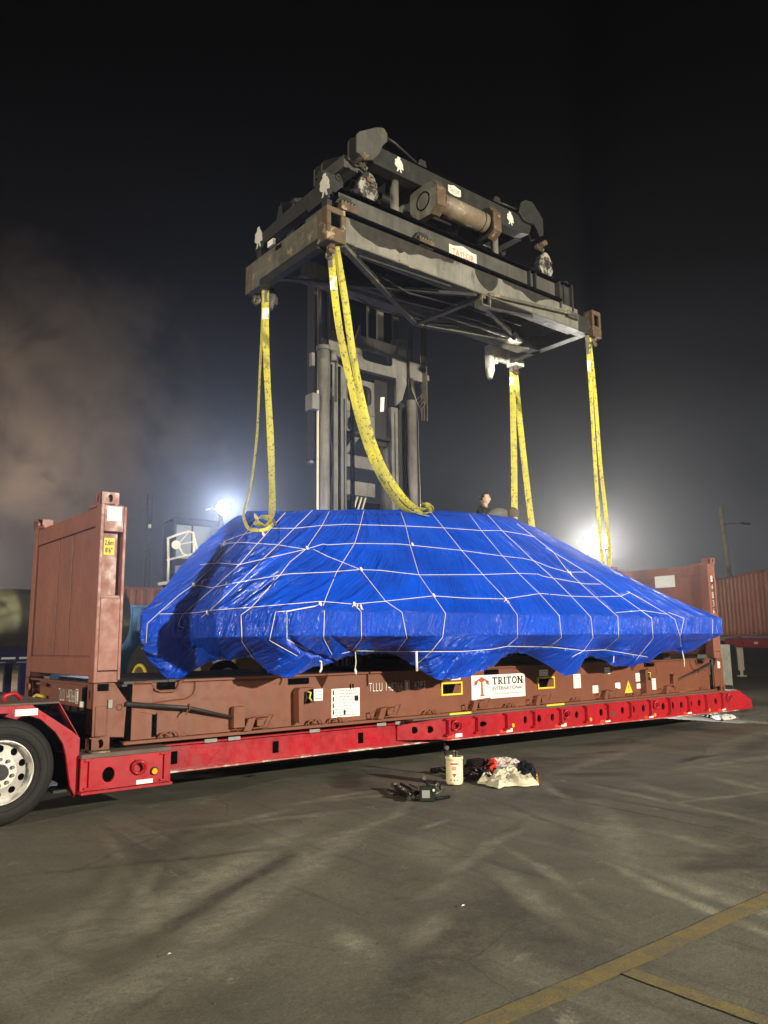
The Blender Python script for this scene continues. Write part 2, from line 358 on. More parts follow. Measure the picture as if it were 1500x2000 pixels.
p = at(290, 1500, 2, 0)

# ---------------------------------------------------------------- air
def haze():
    m = bpy.data.materials.new('night_haze'); m.use_nodes = True; nt = m.node_tree; nt.nodes.clear()
    o = N(nt, 'ShaderNodeOutputMaterial'); v = N(nt, 'ShaderNodeVolumePrincipled')
    v.inputs['Color'].default_value = (.86,.88,.95,1); v.inputs['Density'].default_value = HAZE; v.inputs['Anisotropy'].default_value = .82
    nt.links.new(v.outputs[0], o.inputs['Volume'])
    h = B(-70, 150, -60, 160, -1.2, 44).build('haze', m); h['kind'] = 'stuff'
HAZE = .00062
haze()
# ---------------------------------------------------------------- steam plume drifting behind the left end, lit by an added warm lamp
def plume():
    def sm(name, dens, ns, seed):
        m = bpy.data.materials.new(name); m.use_nodes = True; nt = m.node_tree; nt.nodes.clear()
        o = N(nt, 'ShaderNodeOutputMaterial'); v = N(nt, 'ShaderNodeVolumePrincipled'); v.inputs['Color'].default_value = (.92,.86,.80,1); v.inputs['Anisotropy'].default_value = .3
        tc = N(nt, 'ShaderNodeTexCoord')
        def nz(sc_, off, det, dist):
            mp = N(nt, 'ShaderNodeMapping'); mp.inputs['Location'].default_value = off; n = N(nt, 'ShaderNodeTexNoise')
            n.inputs['Scale'].default_value = sc_; n.inputs['Detail'].default_value = det; n.inputs['Roughness'].default_value = .6; n.inputs['Distortion'].default_value = dist
            nt.links.new(tc.outputs['Object'], mp.inputs[0]); nt.links.new(mp.outputs[0], n.inputs['Vector']); return n.outputs['Fac']
        ln = N(nt, 'ShaderNodeVectorMath', operation='LENGTH'); sc_ = N(nt, 'ShaderNodeMapping'); sc_.inputs['Scale'].default_value = ns
        nt.links.new(tc.outputs['Object'], sc_.inputs[0]); nt.links.new(sc_.outputs[0], ln.inputs[0])
        body = ramp(nt, mul(nt, ln.outputs['Value'], mul(nt, nz(.16, (seed,0,0), 3, .5), .9), 'ADD'), 1.22, .78)
        det = ramp(nt, nz(.26, (0,seed,0), 5, .6), .40, .52)
        nt.links.new(mul(nt, mul(nt, body, det), dens), v.inputs['Density']); nt.links.new(v.outputs[0], o.inputs['Volume'])
        return m
    P = atd(150, 770, 48)
    bm = bmesh.new(); bmesh.ops.create_icosphere(bm, subdivisions=3, radius=1)
    for v in bm.verts: v.co = Vector((v.co.x*13.0, v.co.y*7, v.co.z*12.5))
    me = bpy.data.meshes.new('steam_plume'); bm.to_mesh(me); bm.free(); me.materials.append(sm('steam', .13, (1/12.7, 1/6.8, 1/12.2), 4.2))
    o = bpy.data.objects.new('steam_plume', me); C.objects.link(o); o.location = (P.x, P.y, max(P.z, 15.5)); o['kind'] = 'stuff'
    q = atd(-80, 1080, 40)
    t = thing('added_plume_lamp', 'added warm lamp on a low mast beyond the left edge lighting the steam', 'added lamp', (q.x, q.y, 0))
    MB().tube([(q.x, q.y, 0), (q.x, q.y, 5.2)], .1, 8).build('mast', MT['mast'], t)
    MB().cyl((q.x, q.y, 5.2), (q.x, q.y, 5.5), .3, 16).build('lamp_head', MT['mastdark'], t)
    lamp('added_plume_light', (q.x, q.y, 5.75), 8500, (1, .72, .50), .3, parent=t)
plume()
# ---------------------------------------------------------------- flat rack
L_, W_, Z0, ZF, ZT = 12.19, 2.44, .60, 1.25, 3.19
def flat_rack():
    t = thing('flat_rack', 'rust brown flat rack container lying on the red trailer under the blue load', 'flat rack', (0, 0, Z0))
    m = MT['rack']
    FX = 12.19
    # --- base
    b = MB()
    b.box(.42, 11.75, .035, .055, .66, 1.222)                # web
    b.build('side_beam', m, t)
    MB().box(.33, 11.9, -.015, .12, .62, .655).build('bottom_flange', m, t, .004)
    MB().box(.96, 11.2, -.004, .11, 1.225, 1.25).build('top_flange', m, t, .004)
    MB().box(.42, 11.75, 2.385, 2.405, .66, 1.222).box(.33, 11.9, 2.32, 2.455, .62, .655).box(.96, 11.2, 2.33, 2.444, 1.225, 1.25).build('side_beam', m, t)
    MB().box(.34, 11.85, .12, 2.32, 1.195, 1.215).build('floor_deck', MT['mastdark'], t)
    # deck planks near the left end, running across
    x = .36; k = 0
    while x < 11.8:
        MB().box(x, x+.235, .13, 2.31, 1.217, 1.245+.002*(k % 3)).build('plank', MT['plank'], t); x += .245; k += 1
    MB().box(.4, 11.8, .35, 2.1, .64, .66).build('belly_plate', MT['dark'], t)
    for x in np.linspace(1.2, 11, 9): MB().box(x, x+.06, .06, 2.38, .8, 1.19).build('cross_member', MT['rack'], t)
    # stake pocket mouths at both ends: raised lip and a black block for recess shade
    for cx, sgn in ((.78, 1), (11.42, -1)):
        def q(u, z): return (cx+sgn*u, .018, z)
        MB().tube([q(-.34,1.235), q(-.17,1.235), q(-.155,1.20), q(-.12,1.155), q(-.06,1.13), q(.08,1.13), q(.12,1.15), q(.15,1.225), q(.19,1.238), q(.36,1.240)], .013, 6).build('pocket_lip', m, t)
        MB().tube([q(-.33,1.22), q(-.33,1.10), q(-.28,1.04), q(-.22,1.02), q(.24,1.05), q(.31,1.09), q(.33,1.15), q(.33,1.235)], .006, 5).build('weld_seam', m, t)
        MB().box(cx-.10, cx+.10, .022, .034, 1.15, 1.23).build('pocket_recess', MT['dark'], t)
    # black strips drawn for the shade in gaps beside the end posts
    MB().box(.355, .40, .02, .034, .66, 1.215).build('gap_shade', MT['dark'], t)
    MB().box(.64, .69, .026, .034, .675, .93).build('gap_shade', MT['dark'], t)
    MB().box(11.80, 11.84, .02, .034, .66, 1.215).build('gap_shade', MT['dark'], t)
    MB().box(.41, .63, .012, .034, .66, 1.215).prism([(.42,.955),(.66,.9),(.69,.93),(.69,.94),(.42,1.0)], 1, .008, .034).build('stiffener_plate', m, t, .003)
    # corner plates with chamfer, lower casting with hole
    for e in (0, 1):
        s = 1 if e == 0 else -1; o = 0 if e == 0 else FX
        for y0, y1 in ((-.012, .02), (2.42, 2.452)):
            MB().prism([(o+s*.004,.73),(o+s*.33,.70),(o+s*.345,1.06),(o+s*.21,1.245),(o+s*.004,1.245)], 1, y0, y1).build('corner_plate', m, t, .003)
        MB().box(o+s*.03, o+s*.14, -.022, -.010, .73, 1.02).build('doubler_plate', m, t, .003)
        MB().torus((o+s*.27, -.014, 1.0), (0,1,0), .030, .006, 12, 5).build('tie_ring', m, t)
        MB().box(o+s*.04, o+s*.15, -.02, -.011, 1.17, 1.24).build('hinge_recess', MT['dark'] if e == 0 else m, t)  # at the left end a black block for the recess shade
        for (ya, yb) in ((-.03, .15), (2.29, 2.47)):
            f_ = ya if ya < 0 else yb; dd = .04 if ya < 0 else -.04
            mb = MB(); mb.cell(lambda u, v, d: (u, f_+(d if ya < 0 else -d), v), min(o, o+s*.178), max(o, o+s*.178), .60, .722, o+s*.089, .66, .03, .042, .06)
            g = ya+.06 if ya < 0 else ya; h = yb if ya < 0 else yb-.06
            mb.cell(lambda u, v, d: (o+s*d, u, v), min(g,h), max(g,h), .60, .722, (g+h)/2, .66, .028, .04, .06)
            mb.box(o+s*.06, o+s*.178, g, h, .60, .722)
            mb.build('corner_casting', m, t)
        # base end beam with tunnel below
        MB().box(o+s*.015, o+s*.10, .28, 1.86, .93, 1.215).build('end_beam', m, t, .004)
        MB().box(o+s*.02, o+s*.06, .15, 2.29, 1.216, 1.24).build('end_sill', m, t, .003)
        MB().box(o+s*.10, o+s*.3, .2, 2.2, .62, .92).build('tunnel_shade', MT['dark'], t)  # black block for the shade in the open tunnel
        for y in (.02, 2.28): MB().cell(lambda u, v, d: (o+s*d, u, v), y, y+.14, .93, 1.24, y+.07, 1.13, .03, .05, .05).cell(lambda u, v, d: (o+s*d, u, v), y, y+.14, .74, .93, y+.07, .84, .03, .04, .05).build('end_post_foot', m, t)
    # latch parts seen at the left end
    MB().box(-.02, .01, .17, .26, .96, 1.2).build('latch_slot', MT['dark'], t)
    MB().box(-.028, -.012, .19, .29, .97, 1.06).build('latch_label', MT['white'], t)
    MB().tube([(-.03,1.9,1.03),(-.05,1.72,1.06),(-.03,1.5,1.05)], .02, 6).build('latch_bar', MT['yellow'], t)
    MB().torus((-.05,1.86,1.0), (1,0,0), .035, .01, 12, 5).build('latch_ring', MT['white'], t)
    MB().tube([(-.02,1.62,1.19),(-.1,1.55,1.2),(-.02,1.45,1.19)], .018, 6).tube([(-.03,1.2,1.02),(-.06,1.22,.93),(-.03,1.3,.92)], .012, 6).build('latch_handle', m, t)
    for y in (.5, .75, .98): MB().box(-.004, .012, y, y+.12, .94, .985).build('serial_label', MT['white'], t)
    text('TLLU 148366', 'container_number', MT['white'], t, (.011, 1.13, 1.03), (0,-1,0), (0,0,1), .13, .55)
    nb = MB(); 
    for (a0,a1,b0,b1) in ((.46,.54,1.165,1.173),(.46,.54,1.022,1.03),(.46,.468,1.022,1.173),(.532,.54,1.022,1.173)): nb.box(.006,.0125,a0,a1,b0,b1)
    nb.build('check_digit_frame', MT['white'], t)
    text('1', 'check_digit', MT['white'], t, (.011, .515, 1.045), (0,-1,0), (0,0,1), .105, .03)
    # side number
    text('TLLU 148366', 'container_number', MT['white'], t, (3.50, .030, 1.003), (1,0,-.02), (0,0,1), .105, .56)
    nb = MB()
    for (a0,a1,b0,b1) in ((4.10,4.175,1.108,1.115),(4.10,4.175,.993,1.0),(4.10,4.107,.993,1.115),(4.168,4.175,.993,1.115)): nb.box(a0,a1,.027,.034,b0,b1)
    nb.build('check_digit_frame', MT['white'], t)
    text('1', 'check_digit', MT['white'], t, (4.123, .030, 1.008), (1,0,0), (0,0,1), .09, .026)
    text('42P3', 'container_number', MT['white'], t, (4.26, .030, 1.0), (1,0,0), (0,0,1), .10, .20)
    # placards and stickers
    def sticker(x0, x1, z0, z1, name='sticker', mat='white', lines=0, lab=None):
        o = MB().box(x0, x1, .029, .034, z0, z1).build(name, MT[mat], t)
        if lines:
            l = MB(); r_ = random.Random(int(x0*100))
            for i in range(lines):
                z = z1-(i+.7)*(z1-z0)/(lines+.4); a = x0+.1*(x1-x0); 
                while a < x1-.12*(x1-x0):
                    w = r_.uniform(.05, .2)*(x1-x0); l.box(a, min(a+w, x1-.08*(x1-x0)), .0275, .0288, z-.18*(z1-z0)/(lines+1), z+.1*(z1-z0)/(lines+1)); a += w+.03*(x1-x0)
            l.build('print', MT['grey'], o)
        if lab: o['label'] = lab
        return o
    o = sticker(2.92, 3.35, .715, 1.06, 'instruction_placard', lines=9)
    l = MB()
    for k in range(4): l.box(2.935, 2.955, .0272, .0287, .75+k*.078, .81+k*.078)
    l.box(3.10, 3.13, .0272, .0287, .74, .80).box(3.27, 3.33, .0272, .0287, .90, .965); l.build('print', MT['black'], o)
    sticker(2.66, 2.79, .93, 1.07, lines=3)
    sticker(4.77, 5.12, 1.09, 1.17, 'warning_label', lines=0)
    text('SINGLE FLATRACK ONLY', 'print', MT['redprint'], t, (4.79, .0275, 1.10), (1,0,0), (0,0,1), .022, .31)
    text('CAUTION', 'print', MT['redprint'], t, (4.86, .0275, 1.14), (1,0,0), (0,0,1), .018, .15)
    sticker(6.80, 7.0, 1.08, 1.17, 'warning_label', lines=2)
    for x0, x1, z0, z1, n in ((7.62,7.80,.86,1.08,5),(8.10,8.25,.76,.88,3),(8.45,8.6,1.05,1.16,2),(8.72,8.86,.80,.90,0),(9.32,9.46,.90,1.04,3),(9.34,9.46,.78,.86,2),(9.80,9.92,.74,.93,4)):
        o = sticker(x0, x1, z0, z1, lines=n)
    MB().prism([(8.98,.72),(9.20,.72),(9.09,.93)], 1, .024, .034).build('warning_triangle', MT['yellow'], t)
    text('!', 'print', MT['black'], t, (9.083, .0225, .755), (1,0,0), (0,0,1), .09)
    # fork pockets: yellow frame round a black panel drawn as the opening's shade
    for x0 in (4.74, 6.74):
        x1, z0, z1, w = x0+.40, .885, 1.065, .025
        MB().box(x0, x1, .014, .034, z0, z0+w).box(x0, x1, .014, .034, z1-w, z1).box(x0, x0+w, .014, .034, z0+w, z1-w).box(x1-w, x1, .014, .034, z0+w, z1-w).build('fork_pocket_frame', MT['yellow'], t)
        MB().box(x0+w, x1-w, .0305, .034, z0+w, z1-w).build('fork_pocket', MT['dark'], t)
        MB().prism([(x0+.22,z0+.03),(x1-w,z0+.03),(x1-w,z1-.05),(x0+.28,z1-.03)], 1, .026, .0295).build('fork_pocket_wall', m, t)
    # company sign
    s = MB().box(5.33, 6.46, .026, .034, .80, 1.135).build('company_sign', MT['white'], t)
    def dx(u): return 5.33+u*1.13
    def dz(v): return .80+v*.335
    # pictogram: a column spreading into an arch under a peaked top
    MB().prism([(dx(.165),dz(.20)),(dx(.165),dz(.70)),(dx(.12),dz(.78)),(dx(.095),dz(.62)),(dx(.05),dz(.58)),(dx(.05),dz(.74)),(dx(.18),dz(.93)),(dx(.31),dz(.74)),(dx(.31),dz(.58)),(dx(.265),dz(.62)),(dx(.24),dz(.78)),(dx(.195),dz(.70)),(dx(.205),dz(.20)),(dx(.24),dz(.12)),(dx(.13),dz(.12))], 1, .0235, .0255).build('emblem', MT['orange'], s)
    # slab serif word
    wd = MB(); hgt = .105; zb = dz(.58); st = .026
    def bar(x0, z0, x1, z1, w): wd.beam((x0,.0245,z0),(x1,.0245,z1), .002, w, up=(0,0,1) if abs(x1-x0) > abs(z1-z0) else (1,0,0))
    def V_(x): bar(x, zb, x, zb+hgt, st); bar(x-.028, zb+.006, x+.028, zb+.006, .012); bar(x-.028, zb+hgt-.006, x+.028, zb+hgt-.006, .012)
    x = dx(.375); w = .105
    V_(x+.05); bar(x, zb+hgt-.008, x+.10, zb+hgt-.008, .016); bar(x+.005, zb+hgt-.03, x+.005, zb+hgt, .01); bar(x+.095, zb+hgt-.03, x+.095, zb+hgt, .01)
    x += .12; V_(x+.02); bar(x+.02, zb+hgt-.008, x+.06, zb+hgt-.008, .014); bar(x+.068, zb+.055, x+.068, zb+hgt-.004, .022); bar(x+.02, zb+.052, x+.07, zb+.052, .012); bar(x+.045, zb+.05, x+.085, zb+.006, .022); bar(x+.07, zb+.006, x+.1, zb+.006, .012)
    x += .12; V_(x+.02); x += .06
    V_(x+.05); bar(x, zb+hgt-.008, x+.10, zb+hgt-.008, .016); bar(x+.005, zb+hgt-.03, x+.005, zb+hgt, .01); bar(x+.095, zb+hgt-.03, x+.095, zb+hgt, .01)
    x += .12
    ov = [(x+.052+.042*math.cos(a), .0245, zb+hgt/2+.044*math.sin(a)) for a in np.linspace(0, 2*math.pi, 17)[:-1]]
    wd.tube(ov, .010, 4, closed=True); x += .115
    V_(x+.02); V_(x+.10); bar(x+.02, zb+hgt-.01, x+.10, zb+.01, .024)
    wd.build('print', MT['black'], s)
    text('INTERNATIONAL', 'print', MT['black'], s, (dx(.375), .0245, dz(.34)), (1,0,0), (0,0,1), .05, .66)
    text('www.tritoninternational.com', 'print', MT['grey'], s, (dx(.375), .0245, dz(.15)), (1,0,0), (0,0,1), .032, .66)
    # lashing rings (pairs) and D brackets along the bottom flange
    for px, py in ((320,1440),(607,1403),(648,1400),(833,1382),(990,1368),(1120,1356),(1228,1350),(1240,1345),(1372,1338)):
        P = at(px, py, 1, -.01)
        MB().torus((P.x, -.012, .665), (0,1,0), .045, .012, 12, 6, 0-math.pi/2, math.pi/2, ref=(0,0,1)).build('lashing_ring', m, t)
        MB().torus((P.x+.10, -.018, .665), (0,1,0), .055, .009, 12, 6, -math.pi/2, math.pi/2, ref=(0,0,1)).tube([(P.x+.155,-.018,.66),(P.x+.24,-.012,.66)], .009, 5).build('lashing_ring', m, t)
    for px in (475, 735, 918, 1043, 1178, 1300):
        P = at(px, 1400, 1, 0); x = P.x
        MB().prism([(x-.02,.66),(x+.04,.79),(x+.13,.80),(x+.09,.69),(x+.07,.66)], 1, -.06, .03).build('lashing_bracket', m, t, .003)
        MB().tube([(x-.03,-.03,.68),(x-.11,-.03,.68),(x-.12,-.03,.75),(x-.03,-.03,.76)], .010, 6).tube([(x+.10,-.05,.80),(x+.36,-.05,.815),(x+.29,-.05,.69),(x+.09,-.05,.68)], .012, 6).build('lashing_loop', m, t)
        MB().box(x+.16, x+.25, -.03, .03, .70, .77).build('lug', m, t, .003)
    # winch housings with strap hook
    for px, s_ in ((592, 1), (1262, 1)):
        x = at(px, 1352, 1, 0).x
        MB().prism([(x-.11,.70),(x-.12,1.06),(x-.10,1.10),(x+.10,1.10),(x+.10,1.09),(x-.04,1.05),(x-.06,.70)], 1, -.09, .033).build('winch_housing', m, t, .004)
        MB().box(x-.03, x+.13, -.03, .033, .92, 1.075).build('winch_recess', MT['dark'], t)
        MB().tube([(x+.02,-.045,1.05),(x+.07,-.06,1.04),(x+.05,-.06,.98),(x+.09,-.05,.94)], .012, 6).build('winch_strap', MT['yellow'], t)
        MB().tube([(x+.0,-.04,1.06),(x+.01,-.06,.98),(x-.03,-.05,.91)], .014, 6).build('winch_hook', MT['mastdark'], t)
    # V gussets under the top flange
    for px in (632, 1238):
        x = at(px, 1320, 1, 0).x
        MB().add([(x-.10,.03,1.222),(x+.09,.03,1.222),(x,.03,1.07),(x-.01,-.10,1.222)], [(0,1,2),(0,3,1),(1,3,2),(0,2,3)]).build('gusset', m, t)
        MB().box(x+.42, x+.43, .02, .034, 1.05, 1.11).box(x+.46, x+.47, .02, .034, 1.05, 1.11).build('drain_slot', MT['dark'], t)
    for x in (2.3, 5.6, 9.6): MB().box(x, x+.28, .012, .034, 1.14, 1.21).build('stake_pocket', MT['dark'], t)
    for px0, px1 in ((878, 920), (1068, 1102)):
        a = at(px0, 1385, 1, -.02).x; b2 = at(px1, 1370, 1, -.02).x
        MB().box(a, b2, -.022, -.0155, .625, .652).build('yellow_marker', MT['yellow'], t)
    # lashed strut rods
    for P0, P1, P2 in (((.33,-.03,1.03),(1.0,-.06,.955),(1.62,-.02,.80)), ((11.75,-.02,1.15),(11.2,-.06,1.03),(10.45,-.03,.86))):
        MB().tube([P0, P1, P2], .026, 8, r2=.014).build('strut_rod', MT['strut'], t)
        MB().torus(P1, (1,0,-.15), .036, .008, 10, 5).tube([P1, (P1[0]-.04, P1[1]-.03, P1[2]-.07)], .008, 5).build('strut_clip', m, t)
        MB().box(P2[0]-.07, P2[0]+.07, -.045, .03, P2[2]-.10, P2[2]+.13).build('strut_holder', m, t, .004)
    # --- end walls
    for e in (0, 1):
        s = 1 if e == 0 else -1; o = 0 if e == 0 else FX; th = .27
        mw = MT['rack_wall']
        def X(a): return o+s*a
        w = MB()
        w.box(X(.012), X(th-.02), .16, 2.28, 2.86, 3.06)        # top rail
        w.build('top_rail', mw, t, .005)
        MB().box(X(.006), X(th-.03), .16, 2.28, 1.31, 1.50).build('bottom_rail', mw, t, .005)
        # separate panels between seams
        ys = [.16, .60, .93, 1.19, 1.42, 1.72, 2.28] if e == 0 else [.16, .8, 1.3, 1.7, 2.28]
        for i in range(len(ys)-1): MB().box(X(.020+.005*(i % 2)), X(.06), ys[i]+.006, ys[i+1]-.006, 1.512, 2.848).build('panel', mw, t, .004)
        MB().box(X(.040), X(th-.04), .15, 2.29, 1.50, 2.86).build('panel_backing', mw, t)
        for y0, y1, sy in ((0, .16, 1), (2.28, 2.44, -1)):
            outer = y0 if sy == 1 else y1; inner = y1 if sy == 1 else y0
            def Y(a): return outer+sy*a
            # post: end flange, inner flange, web set back, so the side has a recessed channel
            MB().box(X(0), X(.035), Y(0), inner, 1.25, 3.08).build('corner_post', mw, t, .005)
            MB().box(X(th-.03), X(th), Y(0), inner, 1.27, 3.06).build('post_flange', mw, t, .004)
            MB().box(X(.036), X(th-.031), Y(.085), inner-.0*sy, 1.3, 3.05).build('post_web', mw, t)
            MB().box(X(.036), X(th-.031), Y(.006), Y(.084), 2.79, 3.07).build('upper_plate', mw, t, .004)
            MB().box(X(.036), X(th-.031), Y(.004), Y(.084), 1.37, 2.10).build('lower_plate', mw, t, .004)
            MB().box(X(.036), X(th-.031), Y(.02), Y(.084), 2.10, 2.13).build('recess_lip', mw, t, .003)
            MB().box(X(.02), X(th-.02), Y(.012), inner, 1.25, 1.36).build('post_foot', mw, t, .004)
            z0, z1 = 3.075, 3.195
            mb = MB(); lo, hi = sorted((X(-.005), X(.175)))
            mb.cell(lambda u, v, d: (u, Y(d-.012), v), lo, hi, z0, z1, (lo+hi)/2, (z0+z1)/2, .026, .042, .05)
            g, h = sorted((Y(.04), Y(.172)))
            mb.cell(lambda u, v, d: (X(d-.005), u, v), g, h, z0, z1, (g+h)/2, (z0+z1)/2, .026, .04, .05)
            mb.box(*sorted((X(.046), X(.175))), g, h, z0, z1); mb.box(lo, hi, *sorted((Y(-.012), Y(.172))), z1, z1+.003)
            mb.build('corner_casting', mw, t)
            MB().box(X(.0), X(.20), Y(.17), Y(.40), 3.062, 3.10).build('casting_shoe', mw, t, .003)
    # decals on the near left post and the far right wall
    d = MB().box(.062, .215, -.0005, .0055, 2.90, 3.05).build('sticker', MT['white'], t)
    text('42P3', 'print', MT['grey'], d, (.10, -.0015, 2.97), (1,0,0), (0,0,1), .02)
    d = MB().box(.068, .180, .078, .084, 2.55, 2.73).build('height_label', MT['yellow'], t)
    text('2.6m', 'print', MT['black'], d, (.077, .0765, 2.655), (1,0,0), (0,0,1), .052, .09)
    text("8'6\"", 'print', MT['black'], d, (.085, .0765, 2.575), (1,0,0), (0,0,1), .052, .075)
    a = at(1279, 1140, 0, FX-.27); 
    MB().box(FX-.262, FX-.256, a.y-.45, a.y, 2.66, 2.9).build('sticker', MT['white'], t)
    for i, ch in enumerate('148366'):
        text(ch, 'container_number', MT['white'], t, (FX-.17, .0065-.002, 2.72-i*.16), (1,0,0), (0,0,1), .12, .06)
    MB().box(FX-.2, FX-.11, -.016, -.0125, 1.05, 1.18).build('sticker', MT['white'], t)
    MB().box(.15, .19, -.032, -.0125, 1.0, 1.08).build('sticker', MT['grey'], t)
    return t
MT['plank'] = plain('tarred_deck_plank', (.05,.045,.04), .5, var=.4, scale=5)
rack = flat_rack()
# ---------------------------------------------------------------- red drop-deck chassis
def wheel(parent, x, y, z, r, w, side=-1, rimmat='alu'):
    """wheel with axis along y, face at y (side = -1 faces -y)"""
    s = side; a = MB()
    prof = [(r*.60, .035), (r*.66, .012), (r*.78, 0), (r*.90, .006), (r*.965, .028), (r, .055), (r, w-.05), (r*.95, w-.01), (r*.6, w-.02)]
    n = 64; vs = []; fs = []
    for i in range(n):
        t = 2*math.pi*i/n
        for rr, d in prof: vs.append((x+rr*math.cos(t), y-s*d, z+rr*math.sin(t)))
    m_ = len(prof)
    for i in range(n):
        j = (i+1) % n
        for k in range(m_-1): fs.append((i*m_+k, i*m_+k+1, j*m_+k+1, j*m_+k))
    a.add(vs, fs, True)
    wh = a.build('wheel', MT['rubber'], parent)
    for rr, dep in ((r*.72, .0), (r*.86, .002)): MB().torus((x, y-s*dep, z), (0,1,0), rr, .004, 48, 5).build('sidewall_ridge', MT['rubber'], wh)
    for g in (.35, .6, .85):
        pass
    # rim: lip, barrel, dished disc with hand holes, hub, nuts
    rim = MB(); rl = r*.61
    pr = [(rl, .030), (rl*.985, .012), (rl*.955, .012), (rl*.93, .035), (rl*.90, .10), (rl*.86, .115)]
    vs = []; fs = []
    for i in range(n):
        t = 2*math.pi*i/n
        for rr, d in pr: vs.append((x+rr*math.cos(t), y-s*d, z+rr*math.sin(t)))
    for i in range(n):
        j = (i+1) % n
        for k in range(len(pr)-1): fs.append((i*len(pr)+k, i*len(pr)+k+1, j*len(pr)+k+1, j*len(pr)+k))
    rim.add(vs, fs, True)
    ri, ro = rl*.50, rl*.86
    def disc(u, v, d): return (x+v*math.cos(u), y-s*(.115-.05*(ro-v)/(ro-ri)+d), z+v*math.sin(u))
    for k in range(10):
        u0 = 2*math.pi*k/10; u1 = u0+2*math.pi/10; uc = (u0+u1)/2; vc = (ri+ro)/2+.01
        rim.cell(disc, u0, u1, ri, ro, uc, vc, .033/vc, .033, .03, 20)
    rim.build('rim', MT[rimmat], wh)
    MB().cyl((x, y-s*.064, z), (x, y-s*.10, z), ri+.002, 32).build('hub_disc', MT[rimmat], wh)
    nut = MB()
    for k in range(10):
        t = 2*math.pi*(k+.5)/10; cx, cz = x+ri*.80*math.cos(t), z+ri*.80*math.sin(t)
        nut.cyl((cx, y-s*.064, cz), (cx, y-s*.035, cz), .017, 6)
    nut.build('wheel_nuts', MT['brass'], wh)
    MB().cyl((x, y-s*.064, z), (x, y-s*.004, z), ri*.52, 24, r2=ri*.46).build('hub', MT['mastdark'], wh)
    MB().cyl((x, y-s*.13, z), (x, y-s*(w-.02), z), rl*.93, 24).build('brake_drum', MT['dark'], wh)
    return wh

